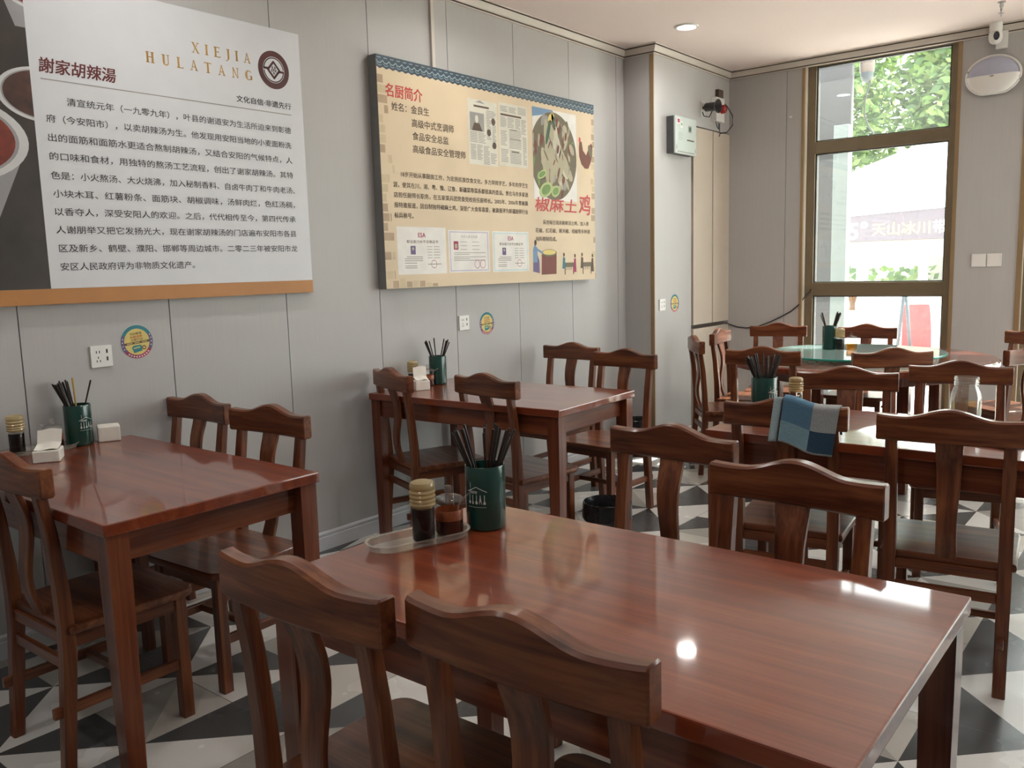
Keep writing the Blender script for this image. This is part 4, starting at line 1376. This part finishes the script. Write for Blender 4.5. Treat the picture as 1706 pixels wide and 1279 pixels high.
def certificate(u0, u1, v0, v1, kind):
    s = Sheet(on_x(PX))
    W_, H_ = u1-u0, v1-v0
    R_ = lambda a, b, c, d, m_, l=0.0008: s.rect(u0+a*W_, u0+b*W_, v0+c*H_, v0+d*H_, m_, l)
    R_(0, 1, 0, 1, P_WHITE, 0.0005)
    if kind != 1:
        bc = P_LILAC if kind == 2 else P_CYAN
        for a in ((.03, .97, .03, .055), (.03, .97, .945, .97), (.03, .05, .03, .97), (.95, .97, .03, .97)):
            R_(*a, bc)
    if kind == 2:
        s.text('中华人民共和国', u0+.3*W_, u0+.7*W_, v0+.85*H_, .016, P_GREY, 0.0009)
        R_(.12, .23, .54, .74, P_CRIM); R_(.145, .205, .57, .68, P_CHICK, 0.0010)
        for z in (.72, .63, .54):
            R_(.28, .44, z, z+.012, P_GREY); R_(.56, .74, z, z+.012, P_GREY)
        for k, z in enumerate((.46, .42, .36, .32, .28)):
            R_(.12, .9 if k % 2 == 0 else .5, z, z+.014, P_GREY)
        for cu in (.68, .82):
            s.arc(u0+cu*W_, v0+.19*H_, .022, .025, 0, 2*PI, P_CRIM, 0.0009, 20)
    else:
        s.text('ESA', u0+.42*W_, u0+.57*W_, v0+.83*H_, .024, P_CRIM, 0.0009, bold=.03)
        s.text('职业能力水平合格证书', u0+.19*W_, u0+.83*W_, v0+.69*H_, .017, P_INK, 0.0009, bold=.01)
        R_(.26, .36, .42, .60, P_PURP); s.ell(u0+.31*W_, v0+.54*H_, .022*W_, .035*H_, P_CHICK, 0.0010)
        for k, z in enumerate((.58, .52, .46, .40, .34)):
            R_(.60, .70, z, z+.012, P_GREY); R_(.73, .86, z, z+.012, P_GREY)
        for k, z in enumerate((.36, .32, .28, .23, .17, .13)):
            R_(.14 if k else .18, .50 if k < 3 else .38, z, z+.016, P_GREY)
        R_(.60, .88, .20, .218, P_GREY)
        s.arc(u0+.73*W_, v0+.21*H_, .020, .023, 0, 2*PI, P_CRIM, 0.0009, 20)
    s.build('certificate', t)
certificate(-1.129, -0.748, 1.378, 1.633, 1)
certificate(-0.728, -0.369, 1.381, 1.621, 2)
certificate(-0.340, 0.018, 1.376, 1.621, 3)

# dish photo
s = Sheet(on_x(PX))
u0, u1, v0, v1 = 0.087, 0.574, 1.830, 2.402
s.rect(u0, u1, v0, v1, P_WHITE, 0.0005)
s.poly([(u0, v1-.06), (u0+.16, v1-.03), (u0+.22, v1), (u0, v1)], P_BLUE, 0.0007)
def inside(pts):
    return [(min(max(p[0], u0), u1), min(max(p[1], v0), v1)) for p in pts]
s.poly(inside(ellp(u0+.225, v0+.28, .26, .28)), P_CHICK2, 0.0008)
rd = random.Random(12)
for k in range(60):
    a = rd.uniform(0, 2*PI)
    r_ = math.sqrt(rd.random())
    cu, cv = u0+.225+.25*r_*math.cos(a), v0+.30+.25*r_*math.sin(a)
    m_ = rd.choice([P_CHICK, P_CHICK2, P_GRN, P_BROWN, P_CHICK, P_GREY])
    s.poly(inside(ellp(cu, cv, rd.uniform(.018, .055), rd.uniform(.010, .022), 12, rd.uniform(0.9, 2.2))), m_, 0.0010+k*0.00001)
for k in range(26):
    q = k/25
    cu = u0+.10+.26*rd.random()
    cv = v0+.16+.30*rd.random()
    s.poly(inside(ellp(cu, cv, rd.uniform(.055, .11), rd.uniform(.018, .036), 16, rd.uniform(1.2, 2.2))), P_CHICK if rd.random() < .7 else P_CHICKL, 0.0018+k*0.00001)
for k in range(16):
    cu, cv = u0+.08+.32*rd.random(), v0+.12+.38*rd.random()
    s.poly(inside(ellp(cu, cv, rd.uniform(.02, .05), rd.uniform(.004, .009), 10, rd.uniform(1.0, 2.2))), rd.choice([P_CHICK2, P_BROWN, P_GREY]), 0.0022)
s.poly(inside(ellp(u0+.165, v0+.43, .085, .016, 20, 1.25)), P_DKGRN, 0.0023)
s.poly(inside(ellp(u0+.225, v0+.50, .055, .014, 20, 1.9)), P_DKGRN, 0.0023)
s.poly(inside(ellp(u0+.20, v0+.525, .04, .022, 20, .6)), P_YEL, 0.0023)
for cu, cv, a_, b_ in ((.09, .16, .055, .024), (.13, .065, .075, .045), (.235, .06, .05, .035)):
    s.poly(inside(ellp(u0+cu, v0+cv, a_, b_, 20, .4)), P_GRN2, 0.0024)
    s.poly(inside(ellp(u0+cu, v0+cv, a_*.7, b_*.65, 20, .4)), P_GRN, 0.0025)
for cu, cv in ((.26, .50), (.29, .46), (.27, .33), (.31, .045), (.36, .42)):
    s.poly(inside(ellp(u0+cu, v0+cv, .030, .012, 14, 1.3)), P_BROWN, 0.0025)
s.build('dish_photo', t)
# hen and small street scene
s = Sheet(on_x(PX))
s.poly([(.612, 2.246), (.640, 2.232), (.652, 2.180), (.690, 2.150), (.716, 2.190), (.748, 2.236), (.770, 2.222), (.766, 2.160), (.742, 2.100), (.716, 2.062), (.672, 2.060), (.630, 2.088), (.606, 2.136), (.603, 2.190)], P_BROWN, 0.0005)
s.ell(.614, 2.246, .012, .018, P_RED, 0.0007)
s.ell(.740, 2.180, .022, .045, P_CHICK2, 0.0007, 0.4)
s.stroke([(.672, 2.060), (.668, 2.030)], .006, P_YEL, 0.0006)
s.stroke([(.700, 2.060), (.700, 2.030)], .006, P_YEL, 0.0006)
s.build('hen_picture', t)
s = Sheet(on_x(PX))
s.poly([(.150, 1.350), (.315, 1.352), (.320, 1.480), (.155, 1.480)], P_BROWN, 0.0005)
s.ell(.238, 1.490, .085, .024, P_CHICK2, 0.0006)
s.ell(.238, 1.494, .074, .017, P_YEL, 0.0007)
for k in range(6):
    s.rect(.165+k*.026, .168+k*.026, 1.36, 1.465, P_CRIM, 0.0007)
s.poly([(.060, 1.372), (.130, 1.360), (.128, 1.440), (.100, 1.500), (.062, 1.470)], P_PURP, 0.0006)
s.poly([(.062, 1.430), (.108, 1.430), (.112, 1.520), (.080, 1.545), (.062, 1.510)], P_BLUE, 0.0007)
s.stroke([(.098, 1.515), (.165, 1.490)], .014, P_BLUE, 0.0008)
s.ell(.090, 1.555, .013, .018, P_INK, 0.0008)
s.build('cooking_scene', t)
for o_, m1, m2 in ((.384, P_TEAL, P_CRIM), (.600, P_INK, P_INK)):
    s = Sheet(on_x(PX))
    s.rect(o_+.02, o_+.145, 1.395, 1.425, P_CHICK2, 0.0006)
    s.rect(o_+.025, o_+.035, 1.345, 1.395, P_INK, 0.0006)
    s.rect(o_+.125, o_+.135, 1.345, 1.395, P_INK, 0.0006)
    for k in range(4):
        s.rect(o_+.04+k*.02, o_+.045+k*.02, 1.375, 1.395, P_INK, 0.0006)
    s.poly([(o_, 1.385), (o_+.03, 1.385), (o_+.035, 1.455), (o_+.01, 1.465)], m1, 0.0007)
    s.poly([(o_+.13, 1.360), (o_+.165, 1.360), (o_+.160, 1.455), (o_+.138, 1.450)], m2, 0.0007)
    s.ell(o_+.020, 1.478, .010, .013, P_INK, 0.0008)
    s.ell(o_+.150, 1.470, .010, .013, P_INK, 0.0008)
    s.build('dining_scene', t)

# ------------------------------------------------------------------ sockets, stickers, switches
def socket(label, loc, rz, group='white wall sockets', w=0.086, h=0.086):
    t = thing('wall_socket', label, 'socket', loc, rz, group)
    plate = MB().box(-w/2, w/2, -h/2, h/2, 0.0, 0.009, PLASTIC_W, 0.002).build('face_plate', t)
    s = MB()
    for u, v, a, b in ((-.020, .018, .0018, .005), (-.008, .018, .0018, .005), (.022, .020, .0035, .008), (.022, -.010, .0035, .008), (-.014, -.004, .0018, .004), (-.020, -.018, .0018, .004), (-.007, -.018, .0018, .004)):
        s.box(u-a, u+a, v-b, v+b, 0.0088, 0.0094, HOLE)
    s.build('slot', plate)
    t.rotation_euler = (PI/2, 0, PI/2)
    return t
socket('white wall socket left of the round sticker above the left table', (0, -2.7195, 1.0925), 0)
socket('white wall socket left of the round sticker below the beige poster', (0, -0.5565, 1.083), 0)
socket('white wall socket on the corner column', (XC, 1.405, 1.094), 0)

def sticker(label, x, y, z, rot):
    r = 0.070
    c, s_ = math.cos(rot), math.sin(rot)
    s = Sheet(lambda u, v, l: (l, u*c-v*s_, u*s_+v*c))
    s.ell(0, 0, r, r, PLASTIC_W, 0.0006, n=48)
    for a0, a1, m_ in ((25, 150, P_TEAL), (150, 215, P_PURP), (215, 325, P_CRIM), (325, 385, P_PURP)):
        s.arc(0, 0, 0.054, r-0.001, math.radians(a0), math.radians(a1), m_, 0.0010, 20)
    s.ell(0, 0, 0.054, 0.054, P_YEL, 0.0010, n=40)
    for z_, tx, m_ in ((.034, '节约粮食', P_BROWN), (.021, '杜绝浪费', P_RED), (.009, '公筷行动', P_BROWN)):
        s.text(tx, -.026, .026, z_, .010, m_, 0.0014, bold=.01)
    s.rect(-.054, .054, -.008, .001, P_INK, 0.0014)
    for k in range(3):
        s.rect(-.044+k*.032, -.020+k*.032, -.005, -.002, P_YEL, 0.0016)
    s.poly([(-.026, -.020), (-.018, -.014), (.012, -.014), (.018, -.020), (.016, -.040), (-.020, -.044)], P_TEAL, 0.0014)
    s.poly([(-.020, -.022), (.010, -.020), (.010, -.026), (-.018, -.028)], P_GRN2, 0.0016)
    s.arc(.026, -.028, .005, .009, 0, 2*PI, P_BROWN, 0.0014, 14)
    for k in range(9):
        a = math.radians(228+84*k/8)
        s.ell(.062*math.cos(a), .062*math.sin(a), .0036, .0036, P_WHITE, 0.0014, a, 6)
    for k in range(4):
        for b0 in (162, 340):
            a = math.radians(b0+40*k/3)
            s.ell(.062*math.cos(a), .062*math.sin(a), .0028, .0028, P_WHITE, 0.0014, a, 6)
    o = s.build('round_sticker')
    o.location = (x, y, z)
    return tag(o, label, 'sticker', 'round food-saving stickers')
sticker('round colourful food-saving sticker above the left table', 0, -2.566, 1.138, 0.10)
sticker('round colourful food-saving sticker below the beige poster', 0, -0.342, 1.066, 0.05)
sticker('round colourful food-saving sticker on the corner column', XC, 1.609, 1.096, 0.0)

def switch(label, x, z):
    t = thing('light_switch', label, 'light switch', (x, YW, z), 0, 'white light switches')
    MB().box(-.046, .046, -.009, 0, -.046, .046, PLASTIC_W, 0.002).build('face_plate', t)
    MB().box(-.034, .034, -.0115, -.0092, -.034, .034, PLASTIC_W, 0.001).build('rocker', t)
switch('white light switch, the one nearer the window', 2.160, 1.362)
switch('white light switch, the one nearer the door', 2.258, 1.362)

# cable trunking above the poster
o = MB().box(0, 0.016, -0.752, -0.728, 2.47, 2.897, CREAM, 0.002).build('cable_trunking')
tag(o, 'narrow pale cable trunking running up the wall above the beige poster', 'trunking')

# meter box, alarm siren and beacon on the column
t = thing('meter_box', 'grey-green meter box with printed notices on the column below the siren', 'meter box', (XC, 1.487, 2.21))
MB().box(0, 0.060, 0, 0.339, 0.002, 0.270, METER_S, 0.004).build('case', t)
s = Sheet(lambda u, v, l: (0.0735+l, u, v))
s.box(0.060, 0.073, 0, 0.339, 0, 0.272, METER, 0.004)
s.rect(.03, .075, .215, .255, P_WHITE, .0002); s.rect(.035, .07, .222, .25, P_CRIM, .0004)
s.rect(.085, .115, .19, .235, P_WHITE, .0002); s.ell(.10, .215, .010, .013, P_GRN, .0004)
s.rect(.205, .26, .165, .215, P_GREY, .0002); s.rect(.215, .25, .175, .205, P_DKGRN, .0004)
s.rect(.185, .300, .102, .112, P_INK, .0002)
for k in range(5):
    s.rect(.05, .05+.06+.02*(k % 2), .15-k*.012, .153-k*.012, P_GREY, .0002)
for k in range(9):
    s.rect(.04+k*.030, .06+k*.030, .012, .018, P_INK, .0002)
s.rect(.018, .024, .03, .06, P_INK, .0002); s.rect(.315, .321, .02, .05, P_INK, .0002)
s.build('cover', t)

t = thing('siren_horn', 'small black siren horn on the column above the meter box', 'siren', (XC, 2.075, 2.60))
ax = Matrix.Rotation(math.radians(-6), 4, 'Z') @ Matrix.Rotation(math.radians(93), 4, 'Y')
MB().box(0, 0.006, -0.035, 0.035, -0.06, 0.06, PLASTIC_W, 0.002).build('mount_plate', t)
MB().lathe([(0.001, 0.0), (0.030, 0.0), (0.034, 0.006), (0.034, 0.085), (0.038, 0.095), (0.052, 0.108), (0.054, 0.112), (0.050, 0.112), (0.030, 0.085), (0.012, 0.060), (0.001, 0.060)], HORN, 32, T=Matrix.Translation((0.030, 0.0, 0.012)) @ ax, caps=False).build('horn', t)
MB().tube([(0.003, 0.0, 0.012), (0.034, 0.0, 0.012)], 0.012, HORN).tube([(0.005, -0.01, -0.02), (0.02, -0.01, -0.055), (0.06, 0.0, -0.065), (0.085, 0.0, -0.02)], 0.005, HORN).build('bracket', t)
t = thing('alarm_beacon', 'white alarm box with a red beacon light next to the siren horn', 'alarm', (XC, 2.31, 2.62))
MB().box(0, 0.045, -0.075, 0.075, -0.095, 0.095, PLASTIC_W, 0.004).build('case', t)
MB().lathe([(0.034, 0.0), (0.034, 0.022), (0.030, 0.036), (0.018, 0.044), (0.001, 0.046)], REDLENS, 28, T=Matrix.Translation((0.045, 0.015, 0.005)) @ Matrix.Rotation(PI/2, 4, 'Y')).build('red_beacon', t)
MB().box(0, 0.03, -0.005, 0.085, 0.098, 0.165, BARK, 0.003).build('terminal_block', t)
mb = MB()
mb.tube([(0.03, 0.07, 0.07), (0.035, 0.14, 0.05), (0.05, 0.215, -0.02), (0.05, 0.215, -0.10), (0.03, 0.15, -0.16), (0.012, 0.06, -0.175), (0.010, 0.055, -0.20)], 0.004, BLACK_RUB)
mb.tube([(0.02, -0.04, -0.09), (0.03, -0.03, -0.135), (0.03, 0.0, -0.15), (0.02, 0.02, -0.10)], 0.003, BLACK_RUB)
mb.tube([(0.012, 0.055, -0.09), (0.012, 0.055, -0.163)], 0.003, BLACK_RUB)
mb.build('wire_loop', t)

# black cable from the panels to the window
mb = MB()
cp = [(XC+0.012, 2.50, 0.885), (0.275, 2.560, 0.868), (0.34, 2.562, 0.848), (0.42, 2.562, 0.842), (0.52, 2.562, 0.855), (0.62, 2.562, 0.893), (0.715, 2.562, 0.938), (0.80, 2.562, 0.985), (0.863, 2.560, 1.037), (0.892, 2.60, 1.09), (0.925, 2.630, 1.14), (0.94, 2.632, 1.165)]
mb.tube(cp, 0.0045, BLACK_RUB, 8)
tag(mb.build('power_cable'), 'black cable sagging along the wall from the access panels to the window', 'cable')
o = MB().box(0.765, 0.788, YW-0.012, YW, 2.526, 2.538, PLASTIC_W, 0.002).build('wall_hook')
tag(o, 'tiny white hook on the grey wall left of the window', 'hook')

# oval wall lamp and camera right of the window
t = thing('wall_lamp', 'oval white wall unit with a lavender upper half below the indoor camera', 'wall lamp', (2.204, YW, 2.622), 0)
def dome(a, b, d, z0, z1, m, flat):
    rings = []
    for k in range(9):
        q = k/8
        s_ = math.cos(q*PI/2*0.96)**0.55
        yy = -0.03-d*math.sin(q*PI/2*0.96)
        ring = []
        for j in range(48):
            an = 2*PI*j/48
            x, z = a*s_*math.cos(an), b*s_*math.sin(an)
            z = min(max(z, z0*(s_ if z0 < -0.01 else 1)), z1*(s_ if z1 > 0.01 else 1))
            ring.append((x, yy, z))
        rings.append(ring)
    mb = MB().loft(rings, m, 0)
    return mb
dome(0.166, 0.130, 0.055, -0.118, 0.0, PLASTIC_W, 0).build('lower_cover', t)
dome(0.160, 0.125, 0.044, 0.0, 0.13, LAVENDER, 0).build('upper_cover', t)
rim = []
for k in range(49):
    an = 2*PI*k/48
    rim.append((0.166*math.cos(an), -0.036, max(0.130*math.sin(an), -0.118)))
MB().tube(rim, 0.009, PLASTIC_W, 8).build('rim', t)
MB().box(-0.09, 0.09, -0.034, 0.0, -0.07, 0.07, PLASTIC_W, 0.004).build('back_box', t)
s = Sheet(lambda u, v, l: (u, -0.0868-l, v))
s.ell(0, -0.010, 0.014, 0.005, P_GREY, 0.002)
s.build('badge', t)
t = thing('security_camera', 'white indoor security camera under the ceiling above the oval wall unit', 'camera', (2.215, 2.49, 2.87))
rot = Matrix.Rotation(math.radians(18), 4, 'Z')
MB().lathe([(0.036, 0.030), (0.040, 0.036), (0.040, 0.085), (0.036, 0.090)], PLASTIC_W, 32).build('base', t)
MB().lathe([(0.001, -0.052), (0.020, -0.049), (0.034, -0.038), (0.042, -0.018), (0.043, 0.0), (0.042, 0.018), (0.036, 0.032), (0.001, 0.036)], PLASTIC_W, 32, caps=False).build('head', t)
rg = [[(0.019*math.cos(2*PI*k/24)*s_, -0.0405-d_, 0.029*math.sin(2*PI*k/24)*s_-0.004) for k in range(24)] for s_, d_ in ((1.0, -0.006), (0.98, 0.001), (0.80, 0.005), (0.4, 0.006))]
MB().loft(rg, PHONE_G, 1, T=rot).build('lens_window', t)
MB().box(-0.005, 0.065, 0.045, 0.078, -0.075, 0.040, PLASTIC_W, 0.003).build('wall_bracket', t)
t = thing('sprinkler', 'small ceiling sprinkler head at the upper right', 'sprinkler', (2.33, 1.975, ZC))
MB().lathe([(0.024, 0.0), (0.024, -0.004), (0.011, -0.008), (0.011, -0.030), (0.007, -0.034), (0.007, -0.052), (0.003, -0.058), (0.003, -0.085), (0.001, -0.09)], CHROME, 20).build('sprinkler_head', t)
MB().lathe([(0.014, -0.066), (0.014, -0.069), (0.001, -0.069)], CHROME, 20).build('deflector', t)

# ------------------------------------------------------------------ outside the window
o = MB().box(-14, 22, YW+0.25, 30, -0.25, -0.08, PAVE).build('pavement')
o['kind'] = 'structure'
o = MB().box(XR+0.25, 22, -12, YW+0.25, -0.25, -0.08, PAVE).build('pavement_side')
o['kind'] = 'structure'
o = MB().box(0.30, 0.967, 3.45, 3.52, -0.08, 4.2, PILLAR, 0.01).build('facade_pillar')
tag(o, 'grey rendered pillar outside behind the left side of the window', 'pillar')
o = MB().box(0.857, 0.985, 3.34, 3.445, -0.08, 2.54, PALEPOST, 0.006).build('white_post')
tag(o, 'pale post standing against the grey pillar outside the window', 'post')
t = thing('dome_camera', 'outdoor dome camera hanging from a bracket outside the upper window pane', 'camera', (1.06, 3.55, 2.99))
MB().lathe([(0.055, -0.012), (0.060, 0.0), (0.062, 0.08), (0.058, 0.115), (0.030, 0.125), (0.001, 0.126)], HOUSING, 32).build('housing', t)
MB().lathe([(0.001, -0.092), (0.022, -0.086), (0.042, -0.064), (0.052, -0.035), (0.054, -0.012)], BLUE_GR, 32).build('dome', t)
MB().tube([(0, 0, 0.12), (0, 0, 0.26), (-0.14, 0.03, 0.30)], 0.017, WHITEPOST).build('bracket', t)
MB().tube([(0.035, 0, 0.12), (0.05, 0, 0.02), (0.02, 0, -0.12), (-0.015, 0, -0.26), (-0.012, 0, -0.36), (0.02, 0, -0.45), (0.07, 0, -0.53)], 0.007, BLACK_RUB).build('cable', t)

# snack kiosk across the pavement with a dark sign and white canopy roof
t = thing('kiosk', 'outdoor kiosk across the pavement with a dark sign board under a white canopy', 'kiosk', (0, 9, 0))
mb = MB()
mb.raw([(-0.80, 0.0, 2.03), (3.4, 0.0, 2.20), (3.4, 0.0, 2.75), (-0.80, 0.0, 2.66), (0.35, 1.6, 3.36), (2.6, 1.6, 3.42), (-0.8, 3.2, 2.66), (3.4, 3.2, 2.75)],
       [[0, 1, 2, 3], [3, 2, 5, 4], [3, 4, 6], [2, 7, 5], [4, 5, 7, 6]], CANOPY)
mb.build('canopy_roof', t, smooth=False)
sb = MB().box(-0.77, 3.35, 0.02, 0.10, 1.655, 2.075, SIGN_DK, 0.004).build('sign_board', t)
s = Sheet(lambda u, v, l: (u, 0.018-l, v))
s.text('5°', -0.76, -0.50, 1.815, 0.25, SIGN_TXW, 0.001, bold=.03)
s.text('天山冰川', -0.43, 0.36, 1.822, 0.185, SIGN_TX, 0.001, bold=.02)
s.text('带', 0.40, 0.58, 1.822, 0.185, SIGN_TXW, 0.001, bold=.02)
s.build('sign_lettering', sb)
MB().box(-0.77, 3.35, 0.05, 0.40, 1.39, 1.655, TAN, 0.006).build('awning_shelf', t)
for x in (-0.70, 0.18, 1.2, 3.2):
    MB().box(x, x+0.11, 0.2, 0.31, -0.08, 1.39, CREAM, 0.004).build('post', t)
MB().box(-0.6, 3.2, 2.6, 2.7, -0.08, 1.9, BRICK_OUT).build('back_wall', t)
MB().box(-1.6, 3.35, -0.25, 0.15, -0.08, 0.98, CANOPY, 0.01).build('counter', t)

def tree(x, y, z0, rx, rz, n, seed, label):
    rd = random.Random(seed)
    t = thing('tree', label, 'tree', (x, y, -0.08), 0, 'trees outside')
    MB().tube([(0, 0, 0), (0.05, 0.02, z0*0.5), (0, 0, z0+rz*0.6)], 0.10, BARK, 8).build('trunk', t)
    mb = MB()
    for k in range(n):
        while True:
            p = Vector((rd.uniform(-1, 1), rd.uniform(-1, 1), rd.uniform(-1, 1)))
            if 0.25 < p.length < 1:
                break
        c = Vector((p.x*rx, p.y*rx, z0+rz+p.z*rz))
        a = Vector((rd.uniform(-1, 1), rd.uniform(-1, 1), rd.uniform(-.6, .6))).normalized()
        b = a.cross(Vector((rd.uniform(-1, 1), rd.uniform(-1, 1), rd.uniform(-1, 1)))).normalized()
        l_ = rd.uniform(0.07, 0.14)
        mb.raw([c-a*l_, c+b*l_*0.5, c+a*l_, c-b*l_*0.5], [[0, 1, 2, 3]], LEAF[rd.randrange(3)])
    o = mb.build('foliage', t, smooth=False)
tree(-2.9, 13.5, 2.2, 1.7, 2.3, 8000, 1, 'leafy green tree outside seen through the left of the upper pane')
tree(0.4, 14.0, 2.0, 1.75, 2.5, 14000, 2, 'leafy green tree outside seen through the middle of the upper pane')
tree(3.9, 14.5, 2.2, 1.8, 2.3, 7000, 3, 'leafy green tree outside beyond the right side of the window')
def bush(x, y, r, h, n, seed, label):
    rd = random.Random(seed)
    mb = MB()
    for k in range(n):
        c = Vector((rd.uniform(-r, r), rd.uniform(-.3, .3), rd.uniform(-0.02, h)))
        a = Vector((rd.uniform(-1, 1), rd.uniform(-1, 1), rd.uniform(-.4, .9))).normalized()
        b = a.cross(Vector((rd.uniform(-1, 1), rd.uniform(-1, 1), rd.uniform(-1, 1)))).normalized()
        l_ = rd.uniform(0.06, 0.12)
        mb.raw([c-a*l_, c+b*l_*0.5, c+a*l_, c-b*l_*0.5], [[0, 1, 2, 3]], LEAF[rd.randrange(3)])
    o = mb.build('hedge', smooth=False)
    o.location = (x, y, -0.06)
    tag(o, label, 'hedge')
bush(0.4, 10.9, 1.9, 1.30, 900, 6, 'low green hedge outside behind the kiosk posts')
o = MB().box(-9, 14, 19, 19.4, -0.08, 3.6, BRICK_OUT).build('far_building')
tag(o, 'pale building far behind the trees outside', 'building')

# red plastic chair, yellow cloth and blue-grey easel frame outside
t = thing('plastic_chair', 'red plastic chair outside seen through the lower window pane', 'chair', (0.97, 6.0, -0.08), math.radians(20))
rings = []
for k in range(9):
    q = k/8
    zz = 0.44+0.50*q
    hw = 0.155-0.025*q**3
    rings.append([(-hw, 0.18+0.06*q, zz), (-hw*.5, 0.205+0.06*q, zz+0.01*q), (hw*.5, 0.205+0.06*q, zz+0.01*q), (hw, 0.18+0.06*q, zz), (hw, 0.17+0.06*q, zz), (hw*.5, 0.195+0.06*q, zz), (-hw*.5, 0.195+0.06*q, zz), (-hw, 0.17+0.06*q, zz)])
MB().loft(rings, RED_PL, 2).build('backrest', t)
MB().box(-0.19, 0.19, -0.19, 0.19, 0.43, 0.455, RED_PL, 0.01).build('seat', t)
for x in (-.16, .16):
    for y in (-.16, .16):
        MB().box(x-.018, x+.018, y-.018, y+.018, 0, 0.44, RED_PL, 0.003).build('leg', t)
t = thing('folding_frame', 'blue-grey folding frame standing beside the red chair outside', 'frame', (0.78, 6.1, -0.08))
MB().tube([(-0.10, 0, 0), (0.01, 0, 1.2)], 0.02, BLUE_GR).build('leg', t)
MB().tube([(0.12, 0, 0), (0.01, 0, 1.2)], 0.02, BLUE_GR).build('leg', t)
mb = MB()
vs = []
for i in range(7):
    for j in range(5):
        vs.append(((j/4-0.5)*0.085*(1+0.3*math.sin(i)), 0.012*math.sin(j*1.7+i*.4), -i*0.045))
mb.raw(vs, [[i*5+j, i*5+j+1, (i+1)*5+j+1, (i+1)*5+j] for i in range(6) for j in range(4)], YEL_PL)
o = mb.build('yellow_cloth')
sm = o.modifiers.new('thickness', 'SOLIDIFY')
sm.thickness = 0.006
o.location = (0.235, 6.0, 1.07)
tag(o, 'yellow cloth hanging on a line outside above the chopstick cup', 'cloth')
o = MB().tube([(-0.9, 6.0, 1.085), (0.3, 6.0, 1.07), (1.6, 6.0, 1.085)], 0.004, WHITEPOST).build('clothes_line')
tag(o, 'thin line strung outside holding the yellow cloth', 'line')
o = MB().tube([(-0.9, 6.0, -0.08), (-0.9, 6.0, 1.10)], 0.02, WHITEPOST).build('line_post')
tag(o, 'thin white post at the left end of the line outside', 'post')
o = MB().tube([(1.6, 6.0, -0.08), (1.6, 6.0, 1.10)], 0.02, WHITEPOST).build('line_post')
tag(o, 'thin white post at the right end of the line outside', 'post')

bpy.data.objects.remove(_to)
